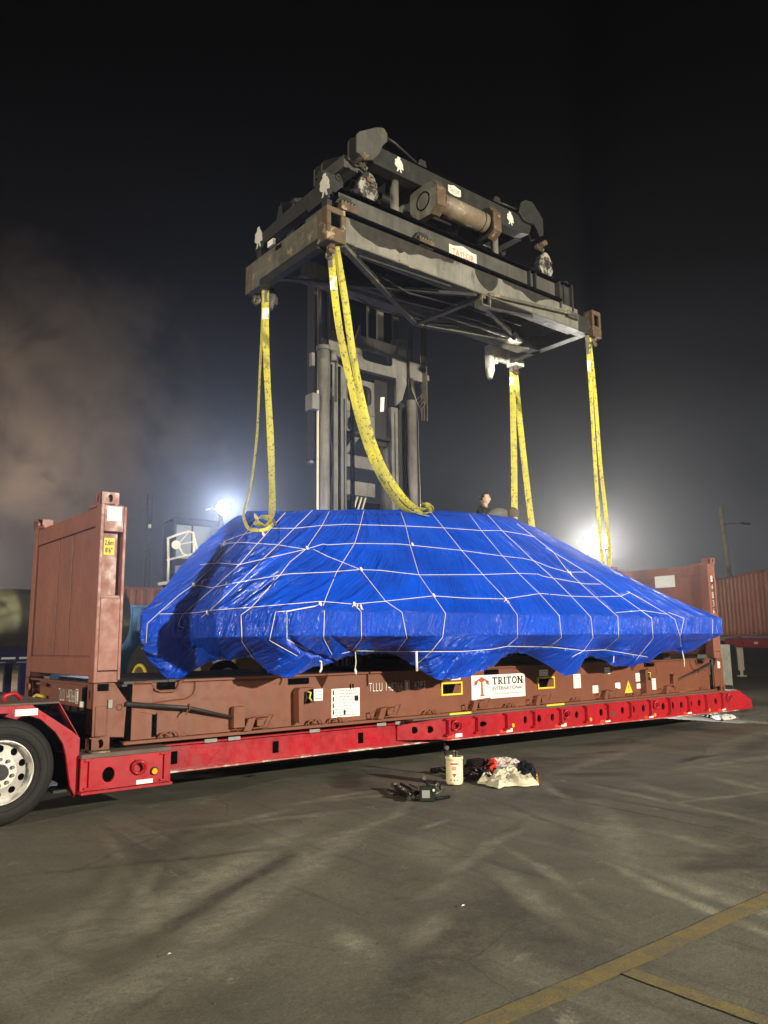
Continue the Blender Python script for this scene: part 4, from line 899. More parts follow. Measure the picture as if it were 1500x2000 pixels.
MT['rope'] = plain('white_rope', (.75,.74,.68), .7, var=.1)
def cast(px, py, lift=.001):
    d = (FW+RT*((px-750)/F)+UP*((1000-py)/F)).normalized()
    h = TARP.ray_cast(CAM, d, 60)
    if h[0] is None: return None
    nn = h[1] if h[1].dot(d) < 0 else -h[1]
    return h[0]+nn*lift
def ropes():
    z = lambda ox, oy, pts: [(ox+x/3.409, oy+y/3.409) for x, y in pts]
    A = lambda *p: z(220, 960, p); Bm = lambda *p: z(640, 960, p); Cc = lambda *p: z(1060, 940, p)
    lines = [
     A((990,160),(830,335),(540,620),(440,690),(300,815),(230,880),(222,1010)),
     A((1150,140),(970,340),(840,490),(700,620),(470,815),(445,860),(440,895),(478,912)),
     A((1330,125),(1100,355),(1000,450),(850,600),(640,800),(590,838)),
     A((1450,118),(1395,225),(1285,385),(1180,470),(1110,560),(920,775),(855,822),(862,1000),(990,1190)),
     A((740,332),(870,285),(1000,250),(1045,245)),
     Bm((245,110),(215,230),(180,345),(60,535),(-5,690),(-30,760)),
     Bm((-95,560-175),(0,432),(220,520),(385,730),(495,805),(527,975),(465,1060)),
     Bm((487,135),(520,230),(548,355),(608,555),(705,695),(785,812),(765,970),(690,1065),(560,1180)),
     Bm((672,118),(770,240),(890,390),(1030,550),(1185,715),(1262,822),(1265,970),(1195,1030)),
     Bm((932,136),(1023,260),(1165,430),(1270,545),(1410,680),(1500,780))+Cc((110,895),(125,1040),(45,1100)),
     Bm((1062,152),(1160,260),(1370,460),(1500,575))+Cc((190,765),(320,905),(335,1040),(275,1125),(195,1170)),
     Bm((1262,215),(1500,400))+Cc((175,610),(350,770),(500,900),(505,1040),(415,1120)),
     Cc((20,442),(150,520),(290,605),(520,765),(725,910),(735,1045),(620,1190)),
     Cc((585,744),(700,810),(830,885),(880,920),(915,1035),(925,1135)),
     Cc((835,872),(942,912),(915,1035)), Cc((1132,920),(1130,1030)), Cc((655,862),(725,912)),
     A((1045,245),(1215,245),(1400,225))+Bm((0,225),(120,218),(520,230),(770,242),(1023,260),(1150,260),(1300,285),(1380,302)),
     A((712,350),(850,338),(1100,355),(1285,385),(1400,350))+Bm((0,355),(180,345),(480,350),(890,392),(1165,430),(1300,445),(1370,460))+Cc((40,570),(165,605),(290,605)),
     A((582,487),(700,475),(840,487),(1000,450),(1285,385)),
     A((540,622),(660,640),(830,605),(1100,560),(1180,548))+Bm((0,537),(215,520),(350,525),(610,555),(1030,553),(1270,545),(1400,550))+Cc((0,632),(280,683),(390,685)),
     A((310,815),(470,813),(570,805),(670,790),(930,770),(1375,732))+Bm((0,735),(175,750),(385,730),(705,695),(920,710),(1180,715),(1410,680))+Cc((0,748),(190,765),(350,770),(520,765),(583,740)),
     Cc((485,875),(665,860),(825,885)),
     Bm((90,1080),(165,1060),(465,1065),(900,1065),(1090,1050),(1195,1030),(1480,1035))+Cc((0,1105),(55,1103),(280,1128),(415,1122),(700,1170)),
     A((1410,790),(1405,980),(1460,1085)),
     A((1375,752),(1350,762),(1160,795),(1085,802),(1045,990),(1130,1040),(1230,1095)), A((1350,765),(1160,800),(1160,985),(1300,1060)),
     Bm((175,750),(223,800),(225,980),(165,1060)),
    ]
    allp = []
    for ln in lines:
        pts = []
        for (x0,y0),(x1,y1) in zip(ln, ln[1:]):
            k = max(1, int(math.hypot(x1-x0, y1-y0)/5))
            for i in range(k): pts.append((x0+(x1-x0)*i/k, y0+(y1-y0)*i/k))
        pts.append(ln[-1]); run = []; last = None
        P3 = [cast(*p) for p in pts]; chunks = []; cur = []
        for p in P3:
            if p is None or (cur and (p-cur[-1]).length > .45):
                if len(cur) > 1: chunks.append(cur)
                cur = []
            if p is not None: cur.append(p)
        if len(cur) > 1: chunks.append(cur)
        for c in chunks: allp.extend(c)
        for c in chunks: MB().tube(c, .0037, 6).build('rope', MT['rope'], load)
    # the tight ropes press into the sheet and pucker it beside them
    from mathutils.kdtree import KDTree
    dense = []
    for a, b_ in zip(allp, allp[1:]):
        k = max(1, int((b_-a).length/.02)) if (b_-a).length < .4 else 1
        for i in range(k): dense.append(a.lerp(b_, i/k))
    kd = KDTree(len(dense)); [kd.insert(p, i) for i, p in enumerate(dense)]; kd.balance()
    P, Nn = SHEET['P'], SHEET['Nn']; dd = np.full(len(P), 9.)
    front = np.where((P[:,1] < 1.6))[0]
    for i in front: dd[i] = kd.find(P[i])[2]
    push = -.011*np.exp(-(dd/.022)**2)+.006*np.exp(-((dd-.055)/.022)**2)
    Q = P+Nn*push[:,None]-SHEET['off']; SHEET['me'].vertices.foreach_set('co', Q.astype(np.float32).reshape(-1)); SHEET['me'].update()
    # knots, tails and loops
    for px, py in ((600,1072),(805,1004+60),(705,1113),(847,1164),(987,1171),(378,1143),(408,1197),(625,1180),(692,1181),(1109,1117),(440,1062),(515,1045)):
        p = cast(px, py, .01)
        if p: MB().torus(p, (.5,-.8,.4), .022, .009, 10, 5).build('rope_knot', MT['rope'], load)
    def hang(px, py, pts, r=.007, dy=-.03):
        p = cast(px, py, .02)
        if p is None: return
        MB().tube([p+Vector((a, dy, b_)) for a, b_ in pts], r, 6).build('rope_tail', MT['rope'], load)
    hang(689, 1271, [(0,0),(.01,-.12),(-.006,-.22),(.012,-.27),(.018,-.23),(.0,-.2)])
    hang(810, 1269, [(0,0),(.004,-.24)], .015)
    hang(702, 1184, [(0,0),(.03,-.1),(.02,-.22),(.05,-.28),(.06,-.2),(.03,-.05)], .012, -.02)
    hang(696, 1182, [(0,0),(-.02,-.06),(.04,-.14),(.01,-.24)], .007, -.02)
    for px, py in ((693,1181),(987,1172),(440,1064),(404,1133)):
        hang(px, py, [(0,0),(-.05,-.03),(-.07,-.09),(-.01,-.08),(.02,-.02),(.06,-.06)], .005, -.015)
    hang(618, 1288, [(0,0),(.03,-.01),(.035,-.09),(.01,-.13)], .012)
    hang(1109, 1118, [(0,0),(.06,-.08),(.12,-.17)], .009, -.02)
    hang(436, 1062, [(0,0),(.0,-.06),(-.08,-.14)], .009, -.02)
    hang(1195, 1280, [(0,0),(-.02,-.10)], .008)
    p = cast(1332, 1270, .02)
    if p: MB().tube([p, p+Vector((.01,-.02,-.15)), p+Vector((.02,-.01,-.27))], .009, 6).build('rope_tail', MT['rope'], load)
ropes()
# ---------------------------------------------------------------- container spreader hanging over the load
MT['spotlens'] = emit('spot_lens', (1,1,.94), 12)
MT['glove'] = plain('white_emblem', (.62,.61,.53), .5, var=.15)
FIG = [(0,1),(.09,.985),(.13,.93),(.10,.87),(.20,.80),(.30,.66),(.36,.52),(.33,.46),(.38,.34),(.36,.22),(.26,.24),(.18,.27),(.20,.12),(.24,.03),(.17,0),(.12,.06),(.07,.20),(.02,.21),(-.02,.10),(-.10,.02),(-.19,.03),(-.13,.12),(-.10,.26),(-.20,.30),(-.30,.38),(-.33,.50),(-.28,.60),(-.32,.72),(-.22,.80),(-.10,.86),(-.13,.93),(-.08,.985)]
def emblem(parent, P, X, Zd, h, nrm):
    """flat white figure-like emblem, P = centre of its foot"""
    P = Vector(P); X = Vector(X).normalized(); Zd = Vector(Zd).normalized(); nn = Vector(nrm).normalized()
    n = len(FIG); c = P+Zd*(h*.5)
    a = [P+X*(u*h*.95)+Zd*(v*h)+nn*.004 for u, v in FIG]; b = [q-nn*.004 for q in a]
    MB().add(a+b, [tuple(range(n)), tuple(range(2*n-1, n-1, -1))]+[(i, (i+1) % n, (i+1) % n+n, i+n) for i in range(n)]).build('emblem', MT['glove'], parent)
def shield(parent, P, X, w, h, word, col):
    P = Vector(P); X = Vector(X).normalized()
    poly = [(-.5,.1),(-.5,.42),(-.34,.42),(0,.62),(.34,.42),(.5,.42),(.5,-.28),(.36,-.42),(0,-.5),(-.36,-.42),(-.5,-.28)]
    n = len(poly); a = [P+X*(u*w)+Vector((0,-.006,v*h)) for u, v in poly]; b = [q+Vector((0,.006,0)) for q in a]
    o = MB().add(a+b, [tuple(range(n)), tuple(range(2*n-1, n-1, -1))]+[(i, (i+1) % n, (i+1) % n+n, i+n) for i in range(n)]).build('maker_badge', MT['glove'], parent)
    text(word, 'print', MT[col], o, P-X*(w*.40)+Vector((0,-.0075,-h*.2)), X, (0,0,1), h*.44, w*.8)
MT['salmon'] = plain('faded_red_lettering', (.75,.22,.10), .6, var=.2)
def casting(t, x0, x1, y0, y1, z0, z1, mat, sy=-1):
    """corner block: rectangular hole in the long face and a twistlock below"""
    yf = y0 if sy == -1 else y1; mb = MB()
    cx, zc = (x0+x1)/2, z0+(z1-z0)*.62; w, h = (x1-x0)*.27, (z1-z0)*.20
    mb.box(x0, x1, yf, yf-sy*.05, z0, zc-h).box(x0, x1, yf, yf-sy*.05, zc+h, z1).box(x0, cx-w, yf, yf-sy*.05, zc-h, zc+h).box(cx+w, x1, yf, yf-sy*.05, zc-h, zc+h)
    mb.box(x0, x1, min(yf-sy*.051, y1 if sy == -1 else y0), max(yf-sy*.051, y1 if sy == -1 else y0), z0, z1)
    o = mb.build('corner_block', mat, t, .008)
    MB().box(cx-w, cx+w, yf-sy*.047, yf-sy*.0505, zc-h, zc+h).build('socket', MT['dark'], o)
    MB().cyl((cx, (y0+y1)/2, z0-.001), (cx, (y0+y1)/2, z0-.07), .055, 14).prism([(cx-.055,z0-.071),(cx+.055,z0-.071),(cx+.07,z0-.11),(cx,z0-.17),(cx-.07,z0-.11)], 1, (y0+y1)/2-.035, (y0+y1)/2+.035).build('twistlock', MT['rust'], t)
    return o
MT['upweb'] = paint('spreader_upper_web', (.085,.083,.073), (.03,.028,.024), .8, .42, rust=(.05,.045,.035), rustamt=.62)
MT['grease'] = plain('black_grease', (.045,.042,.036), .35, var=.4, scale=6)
MT['sheave'] = paint('chipped_white_paint', (.34,.33,.28), (.05,.045,.035), .85, .5, rust=(.022,.020,.017), rustamt=.47, scale=5)
MT['roller'] = paint('rusty_roller', (.20,.165,.12), (.14,.08,.04), .7, .42, rust=(.28,.27,.24), rustamt=.58, scale=3)
def spreader():
    t = thing('container_spreader', 'black and grey container spreader frame hanging above the blue load', 'spreader', (6.1, 1.3, 7.1))
    YN, YFAR = .27, 1.70
    W, S, D, RU, ST = MT['web'], MT['spread'], MT['dark'], MT['rust'], MT['stain']
    # near and far long beams: lower box, black ledge, upper I beam
    for y, sy in ((YN, -1), (YFAR, 1)):
        a, b2 = sorted((y+(.04 if sy == -1 else -.04), y-sy*.22))
        MB().box(3.36, 8.62, a, b2, 7.19, 7.60).build('lower_beam', W, t, .006)
        MB().box(3.36, 8.55, *sorted((y-.01*-sy, y-sy*.24)), 7.165, 7.188).build('lower_flange', ST, t, .003)
        MB().box(3.36, 8.1, *sorted((y+sy*.03, y-sy*.24)), 7.602, 7.645).build('ledge', D, t, .003)
        MB().box(3.30, 8.1, *sorted((y-sy*.13, y-sy*.15)), 7.647, 8.0).build('upper_web', MT['upweb'], t)
        MB().box(3.30, 8.45, *sorted((y-sy*.04, y-sy*.24)), 8.001, 8.035).build('upper_flange', D, t, .004)
        for x in (7.35, 7.5, 8.15, 8.27): MB().box(x, x+.025, *sorted((y-sy*.06, y-sy*.128)), 7.647, 8.0).build('web_stiffener', S, t)
    MB().box(3.36, 8.6, 1.1, 1.5, 7.45, 7.7).build('centre_beam', S, t, .006)
    # grime runs: thin uneven dark patches smeared on the lower web, paint thickness only
    r_ = random.Random(4)
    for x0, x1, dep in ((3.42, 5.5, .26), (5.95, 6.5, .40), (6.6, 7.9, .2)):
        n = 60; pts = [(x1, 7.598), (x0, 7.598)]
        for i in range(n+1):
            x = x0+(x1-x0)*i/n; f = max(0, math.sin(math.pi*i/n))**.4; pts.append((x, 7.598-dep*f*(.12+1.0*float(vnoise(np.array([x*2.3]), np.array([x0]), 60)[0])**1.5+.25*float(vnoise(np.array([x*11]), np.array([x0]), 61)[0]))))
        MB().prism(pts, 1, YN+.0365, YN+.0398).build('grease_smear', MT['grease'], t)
    # left end
    MB().box(3.0, 3.16, .50, 2.10, 7.22, 7.60).build('end_beam', ST, t, .006)
    MB().box(3.0, 3.16, 2.102, 2.36, 7.13, 7.60).build('end_beam_foot', ST, t, .006)
    MB().box(2.995, 2.9995, 1.45, 1.62, 7.50, 7.565).build('slot', D, t)
    MB().box(3.02, 3.14, .52, 2.1, 7.10, 7.218).build('end_flange', MT['mastdark'], t)
    MB().box(2.95, 2.995, 1.62, 1.78, 7.605, 7.70).build('end_tag', MT['white'], t)
    casting(t, 3.0, 3.32, .25, .499, 7.13, 7.64, RU)
    casting(t, 3.0, 3.30, 2.365, 2.55, 7.13, 7.60, RU, 1)
    # upper end frame with lugs
    MB().prism([(.28,7.76),(.28,7.98),(.30,8.06),(.46,8.26),(.52,8.26),(.56,8.06),(1.48,8.06),(1.50,8.20),(1.60,8.20),(1.66,8.04),(2.18,8.0),(2.3,7.84),(2.3,7.78),(2.05,7.76),(2.02,7.82),(.8,7.82),(.77,7.76)], 0, 3.03, 3.07).build('end_frame_plate', S, t)
    MB().box(3.071, 3.2, .5, 2.05, 7.84, 8.04).build('end_frame_beam', S, t, .005)
    for y in (.30, 2.12): MB().box(3.03, 3.12, y, y+.13, 7.60, 7.759).build('end_frame_leg', S, t, .004)
    for y in (.50, 1.52):
        MB().prism([(3.05,8.0),(3.03,8.27),(3.12,8.32),(3.42,8.32),(3.46,8.26),(3.46,8.0)], 1, y, y+.025).prism([(3.10,8.27),(3.40,8.27),(3.40,8.31),(3.10,8.31)], 1, y+.026, y+.20).build('lifting_lug', S, t)
        MB().torus((3.36, y-.01, 8.30), (0,1,0), .035, .016, 14, 6).build('lug_eye', S, t)
    emblem(t, (3.028, .36, 7.80), (0,-1,0), (0,0,1), .36, (-1,0,0))
    emblem(t, (3.028, 2.2, 7.80), (0,-1,0), (0,0,1), .36, (-1,0,0))
    # rusty wear pads
    for x, z in ((3.25, 7.66), (4.72, 7.60)):
        MB().box(x, x+.30, YN-.02, YN+.12, z, z+.12).build('wear_pad', RU, t, .008)
        for k in range(5): MB().cyl((x+.04+k*.055, YN+.02, z+.121), (x+.04+k*.055, YN+.02, z+.17), .018, 8).build('bolt', MT['brass'], t)
        MB().prism([(x-.05,z+.12),(x+.05,z+.26),(x+.22,z+.26),(x+.30,z+.12)], 1, YN+.06, YN+.20).build('pad_bracket', S, t)
    shield(t, (5.78, YN+.128, 7.80), (1,0,0), .62, .26, 'TAYLOR', 'salmon')
    # guides at the upper right
    MB().box(8.1, 8.14, YN+.02, YN+.2, 7.5, 8.0).box(8.45, 8.49, YN+.02, YN+.2, 7.48, 8.03).box(8.14, 8.45, YN+.08, YN+.12, 7.52, 7.99).build('guide_frame', S, t, .004)
    MB().box(8.25, 8.56, YN-.03, YN+.2, 7.36, 7.475).build('guide_shoe', MT['upweb'], t, .006)
    for k in range(5): MB().cyl((8.28+k*.06, YN-.03, 7.40), (8.28+k*.06, YN-.05, 7.40), .014, 8).build('bolt', MT['brass'], t)
    MB().beam((6.2,YN-.02,7.20), (8.3,YN-.03,7.42), .03, .05).build('angle_brace', ST, t)
    MB().torus((8.4, YN+.1, 8.07), (0,1,0), .035, .014, 14, 6).build('lug_eye', S, t)
    # telescoping right end
    MB().box(8.62, 8.97, YN+.05, YN+.25, 7.20, 7.52).build('telescope_beam', S, t, .006)
    MB().box(8.62, 8.97, YFAR-.25, YFAR-.05, 7.20, 7.52).build('telescope_beam', S, t, .006)
    MB().box(8.80, 8.97, YN+.251, 2.149, 7.20, 7.46).build('end_beam', MT['mastdark'], t, .006)
    casting(t, 8.972, 9.23, .25, .45, 7.16, 7.68, RU)
    casting(t, 8.972, 9.23, 2.15, 2.40, 7.16, 7.68, MT['cream'], 1)  # paler than the other blocks: strong light put into the colour
    # far right: twistlock gear, its strong light put into the cream colour
    P = [at(px, py, 1, 2.42) for px, py in ((955,672),(1008,674),(958,722),(972,700),(1000,705))]
    MB().box(P[0].x, P[0].x+.12, 2.40, 2.55, 7.05, 7.55).box(P[0].x+.121, P[1].x-.15, 2.42, 2.5, 7.50, 7.56).box(P[0].x+.2, P[0].x+.26, 2.42, 2.5, 7.2, 7.499).build('sensor_bracket', MT['cream'], t, .006)
    MB().prism([(P[0].x+.3,7.25),(P[0].x+.28,7.52),(P[1].x-.2,7.62),(P[1].x+.05,7.48),(P[1].x-.2,7.25)], 1, 2.40, 2.46).build('guide_plate', MT['cream'], t, .004)
    MB().cyl((P[0].x+.06, 2.47, 7.049), (P[0].x+.04, 2.47, 6.85), .10, 14, r2=.05).build('guide_cone', MT['cream'], t)
    # added lamp under the frame, brightening the far corner
    q = Vector((7.6, .95, 7.02)); dr = (Vector((9.15, 2.4, 7.2))-q).normalized()
    hd = MB().cyl(q-dr*.02, q-dr*.16, .07, 14, r2=.045).build('lamp_housing', MT['mastdark'], t); MB().cyl(q-dr*.019, q, .062, 14).build('lamp_lens', MT['spotlens'], hd)
    MB().box(q.x-.1, q.x-.04, q.y-.08, q.y-.02, 7.05, 7.25).build('lamp_bracket', D, t)
    lamp('added_corner_light', q+dr*.05, 420, (1,1,.93), .05, (9.15, 2.42, 7.2), 40, parent=t)
    # far left: short cone hanging beside the sling
    Q = at(530, 592, 1, 2.3); MB().cyl((Q.x, 2.3, Q.z+.15), (Q.x-.03, 2.3, Q.z-.12), .085, 14, r2=.045).build('guide_cone', ST, t)
    MB().beam((Q.x, 2.3, Q.z+.15), (Q.x-.05, 2.3, 7.2), .14, .10).box(Q.x+.03, Q.x+.12, 2.3, 2.4, 7.0, 7.2).build('cone_bracket', S, t)
    # bracing below: tubes between the beams
    G = lambda px, py, z=7.14: at(px, py, 2, z)
    for a, b2, r in (((668,478),(812,632),.045), ((812,632),(945,578),.045), ((545,545),(930,577),.032), ((935,590),(1018,668),.035), ((815,632),(1015,668),.05), ((905,592),(1040,620),.025), ((812,632),(885,636),.03), ((700,500),(880,560),.02)):
        p0, p1 = G(*a), G(*b2); p0.y = min(max(p0.y, .3), 2.6); MB().beam(p0, p1, r*2, r*1.6).build('brace', ST if r > .04 else S, t)
    # U bracket under the near beam
    x = at(947, 575, 1, YN).x
    MB().box(x-.10, x-.08, YN-.03, YN+.15, 7.0, 7.163).box(x+.09, x+.11, YN-.03, YN+.15, 7.0, 7.163).box(x-.10, x+.11, YN-.03, YN+.15, 6.975, 6.999).build('u_bracket', ST, t, .003)
    # underside machinery
    MB().box(3.4, 8.55, .5, 1.47, 7.705, 7.72).build('top_cover', D, t)
    for x0, x1, y0, y1 in ((3.9,4.5,.6,1.3),(5.2,6.9,.6,1.3),(7.6,8.3,.6,1.3)): MB().box(x0, x1, y0, y1, 7.25, 7.5).build('hydraulic_box', D, t, .01)  # deep shade of the underside put into the black colour
    MB().cyl((4.0,1.3,7.22), (8.2,1.3,7.22), .06, 12).build('hydraulic_cylinder', S, t)
    for y in (.8, 1.1, 1.6): MB().tube([(4.2,y,7.22),(5,y+.05,7.10),(6.2,y-.04,7.15),(7.6,y,7.2)], .015, 6).build('hose', MT['strut'], t)
    for x in (4.4, 5.6, 6.8, 7.9): MB().box(x, x+.12, YN+.25, YFAR-.25, 7.5, 7.7).build('cross_beam', S, t, .005)
    # --- side shift head: twin beams joined at the ends, hung over the frame
    for y in (.80, 1.75):
        mb = MB().prism([(4.28,9.05),(4.16,9.20),(4.20,9.38),(7.7,9.38),(8.02,9.26),(7.95,9.08),(7.72,9.03)], 1, y, y+.22); mb.build('head_beam', S, t, .008)
        MB().box(4.3, 7.7, y-.012, y+.24, 9.382, 9.40).build('head_flange', D, t, .003)
        for x in (5.3, 7.1): MB().prism([(x-.10,9.40),(x-.05,9.52),(x+.07,9.52),(x+.10,9.40)], 1, y, y+.03).build('lifting_lug', S, t)
        MB().tube([(4.5,y+.05,9.66),(4.75,y+.05,9.62),(5.2,y+.05,9.46)], .022, 6).build('guard_rod', S, t)
        MB().tube([(7.15,y+.05,9.47),(7.8,y+.05,9.50)], .022, 6).build('guard_rod', S, t)
        # hook plates at both ends
        for sgn, x in ((-1, 4.02), (1, 8.1)):
            LP = ((697,262),(703,256),(735,248),(748,249),(757,260),(757,276),(748,284),(742,300),(728,312),(712,312),(703,300),(697,297)); RP = ((1018,395),(1026,390),(1040,394),(1061,428),(1062,460),(1055,462),(1050,447),(1043,437),(1034,436),(1024,430),(1014,414))
            pl = [(q.x, q.z) for q in (at(px, py, 1, .745) for px, py in (LP if sgn == -1 else RP))]
            MB().prism(pl, 1, y-.055, y-.02).prism(pl, 1, y+.16, y+.195).build('hook_plate', MT['upweb'] if sgn == -1 else S, t, .008)
            MB().cyl((x+(.04 if sgn < 0 else .22), y-.075, 9.06 if sgn < 0 else 9.0), (x+(.04 if sgn < 0 else .22), y+.16, 9.06 if sgn < 0 else 9.0), .05, 14).build('pin', RU, t)
            if sgn == -1: MB().cyl((x+.40, y-.07, 9.63), (x+.40, y+.22, 9.63), .045, 14).build('pin', RU, t)
    MB().box(3.86, 4.14, 1.03, 1.74, 8.95, 9.16).build('head_end_beam', MT['upweb'], t, .008)
    MB().box(7.8, 7.98, 1.03, 1.74, 9.05, 9.3).build('head_end_beam', S, t, .008)
    for x in (5.0, 6.0, 6.9): MB().box(x, x+.2, 1.03, 1.74, 9.06, 9.3).build('head_cross_beam', S, t, .006)
    MB().cyl((4.3, 1.4, 8.98), (7.6, 1.4, 8.98), .07, 12).build('hydraulic_cylinder', MT['mastdark'], t)
    MB().prism([(3.5,8.35),(3.5,8.7),(3.9,8.86),(4.3,8.86),(4.3,8.35)], 1, 1.9, 2.1).build('far_bracket', S, t, .008)
    MB().box(3.6, 8.2, 2.08, 2.3, 8.2, 8.5).build('far_rail', S, t, .006)
    emblem(t, (4.78, .797, 9.09), (1,0,0), (.0,0,1), .27, (0,-1,0))
    emblem(t, (7.42, .797, 9.08), (1,0,0), (.0,0,1), .26, (0,-1,0))
    shield(t, (6.02, .797, 9.22), (1,0,0), .30, .17, 'TAYLOR', 'grey')
    # pivot roller with weathered cheek plates
    for x, mt_, rr in ((5.32, W, .27), (6.62, S, .27)):
        pl = [(.40,8.52),(.40,8.84),(.50,8.98),(.62,9.02),(1.9,9.02),(1.9,8.50),(.55,8.44)]
        MB().prism(pl, 0, x-.06, x+.06).build('cheek_plate', mt_, t, .006)
        MB().prism([(.385,8.52),(.385,8.85),(.49,9.0),(.505,8.985),(.41,8.84),(.41,8.53)], 0, x-.09, x+.10).prism([(.385,8.52),(.41,8.53),(.55,8.45),(.54,8.42)], 0, x-.09, x+.10).build('wear_strip', RU, t)
        MB().torus((x-.062, .76, 8.74), (1,0,0), .15, .014, 24, 6).build('boss_ring', D, t)
    MB().cyl((5.385, .62, 8.72), (6.555, .62, 8.72), .175, 28).build('roller', MT['roller'], t)
    for x in (5.48, 6.42): MB().torus((x, .62, 8.72), (1,0,0), .178, .008, 28, 5).build('roller_ring', MT['mastdark'], t)
    for x in (4.85, 7.2): MB().cyl((x, 1.0, 8.03), (x, 1.0, 9.05), .07, 14).build('hanger_post', W, t)
    # chains and sheave blocks
    for cx, zt_, zb_ in ((4.02, 8.92, 8.60), (8.18, 8.93, 8.58)):
        n = 6; yc = .52
        x1 = at(718, 370, 1, .42).x if cx < 6 else at(1064, 520, 1, .42).x
        for k in range(n):
            f0 = k/n; z = zt_+(zb_-zt_)*(k+.5)/n; x = cx+(x1-cx)*(k+.5)/n; y = .80+(.45-.80)*(k+.5)/n
            MB().torus((x, y, z), (1,0,0) if k % 2 else (0,1,0), .035, .012, 12, 5).build('chain_link', MT['brass'], t)
        zc = 8.28
        pts = [(x1+.19*math.sin(a)*(.82 if math.cos(a) > 0 else 1), zc+.24*math.cos(a)) for a in np.linspace(0, 2*math.pi, 25)[:-1]]
        MB().prism(pts, 1, .38, .42).build('sheave_plate', MT['sheave'], t, .006)
        MB().prism([(x1+(x-x1)*.95, zc+(z-zc)*.95) for x, z in pts], 1, .425, .52).build('sheave', S, t)
        MB().box(x1-.06, x1+.05, .345, .379, zc+.06, zc+.13).build('sheave_cover', RU, t, .006)
        for k in range(4): MB().cyl((x1-.12+k*.08, .379, zc+.03+(.04 if k in (0,3) else 0)), (x1-.12+k*.08, .355, zc+.03+(.04 if k in (0,3) else 0)), .017, 8).build('bolt', MT['brass'], t)
        for q in (-.27, .27): MB().cyl((x1+q, .50, 8.036), (x1+q, .50, 8.16), .035, 10).build('stop_pin', MT['brass'], t)
    return t
spreader()

# ---------------------------------------------------------------- yellow lifting slings
def strap_mat():
    m, nt, b = newmat('yellow_webbing'); L = nt.links
    f = noise(nt, 19, 5, .65, (1,1,.6)); g = noise(nt, 4, 6, .6); v = N(nt, 'ShaderNodeTexVoronoi'); v.inputs['Scale'].default_value = 17
    tc_ = N(nt, 'ShaderNodeTexCoord'); L.new(tc_.outputs['Object'], v.inputs['Vector'])
    col = mixc(nt, ramp(nt, g, .35, .7), (.60,.54,.045), (.40,.37,.08)); col = mixc(nt, ramp(nt, f, .575, .62, 0, .75), col, (.06,.06,.03))
    col = mixc(nt, ramp(nt, v.outputs['Distance'], .24, .14, 0, .85), col, (.08,.08,.04))
    L.new(col, b.inputs['Base Color']); b.inputs['Roughness'].default_value = .75; bump(nt, noise(nt, 120, 3, .6), b, .4, .004)
    return m
MT['strap'] = strap_mat(); MT['strapgrey'] = plain('worn_sling_eye', (.16,.15,.10), .8, var=.3)
def smooth_path(pts, per=10):
    P = [Vector(p) for p in pts]; out = []
    for i in range(len(P)-1):
        a, b, c, d = P[max(i-1,0)], P[i], P[i+1], P[min(i+2, len(P)-1)]
        for k in range(per):
            t = k/per; out.append(.5*((2*b)+(c-a)*t+(2*a-5*b+4*c-d)*t*t+(3*b-a-3*c+d)*t**3))
    out.append(P[-1]); return out
def strap(parent, pts, width, wdir=(.79,-.61,0), twist=(0,0), name='webbing', th=.012, mat='strap'):
    P = smooth_path(pts); n = len(P); vs = []
    for i, p in enumerate(P):
        d = (P[min(i+1,n-1)]-P[max(i-1,0)]).normalized(); w = Vector(wdir); w = (w-d*w.dot(d)).normalized(); nn = d.cross(w)
        a = twist[0]+(twist[1]-twist[0])*i/(n-1)+.12*math.sin(i*.35); w2 = w*math.cos(a)+nn*math.sin(a); n2 = d.cross(w2); W = width/2
        vs += [p-w2*W-n2*th*.2, p+n2*th*-.5, p+w2*W-n2*th*.2, p+w2*W+n2*th*.2, p+n2*th*.5, p-w2*W+n2*th*.2]
    fs = [(i*6+k, i*6+(k+1) % 6, i*6+6+(k+1) % 6, i*6+6+k) for i in range(n-1) for k in range(6)]+[tuple(range(6))[::-1], tuple(range(n*6-6, n*6))]
    return MB().add(vs, fs).build(name, MT[mat], parent)
def path(pxs, y0, y1):
    n = len(pxs); return [at(px, py, 1, y0+(y1-y0)*i/(n-1)) for i, (px, py) in enumerate(pxs)]
def sling(label, top, legs, lab=True):
    t = thing('lifting_sling', label, 'lifting sling', top, 'yellow lifting slings hanging from the spreader')
    MB().torus(Vector(top)+Vector((0,0,-.05)), (1,.5,0), .055, .016, 14, 6).build('shackle', MT['brass'], t)
    for pts, w, tw in legs: strap(t, pts, w, twist=tw)
    a_ = legs[0][0][0]; b_ = legs[0][0][1]; d_ = (b_-a_).normalized()
    strap(t, [a_-d_*.05, a_+d_*.12, a_+d_*.30], legs[0][1]*1.12, th=.022, name='sewn_eye', mat='strapgrey'); strap(t, [a_+d_*.42, a_+d_*.52, a_+d_*.62], legs[0][1]*1.03, th=.018, name='label_sleeve', mat='white')
    return t
T0 = (3.13, .38, 7.02)
def tarp_pt(px, py, lift): return cast(px, py, lift)
def leg(pxs, y0, endpx, lift=.05, w=.12, tw=(0,0), extra=()):
    """a leg hanging from depth y0 to the spot where it lies on the tarp"""
    E_ = None; k = 0
    while E_ is None and k < 40: E_ = cast(endpx[0]+k*.4, endpx[1]+k, lift); k += 2
    n = len(pxs)+1
    pts = [at(px, py, 1, y0+(E_.y-y0)*(i/(n-1))**1.4) for i, (px, py) in enumerate(pxs)]+[E_]
    for q in extra:
        c = cast(*q, lift*.5)
        if c: pts.append(c)
    return (pts, w, tw)
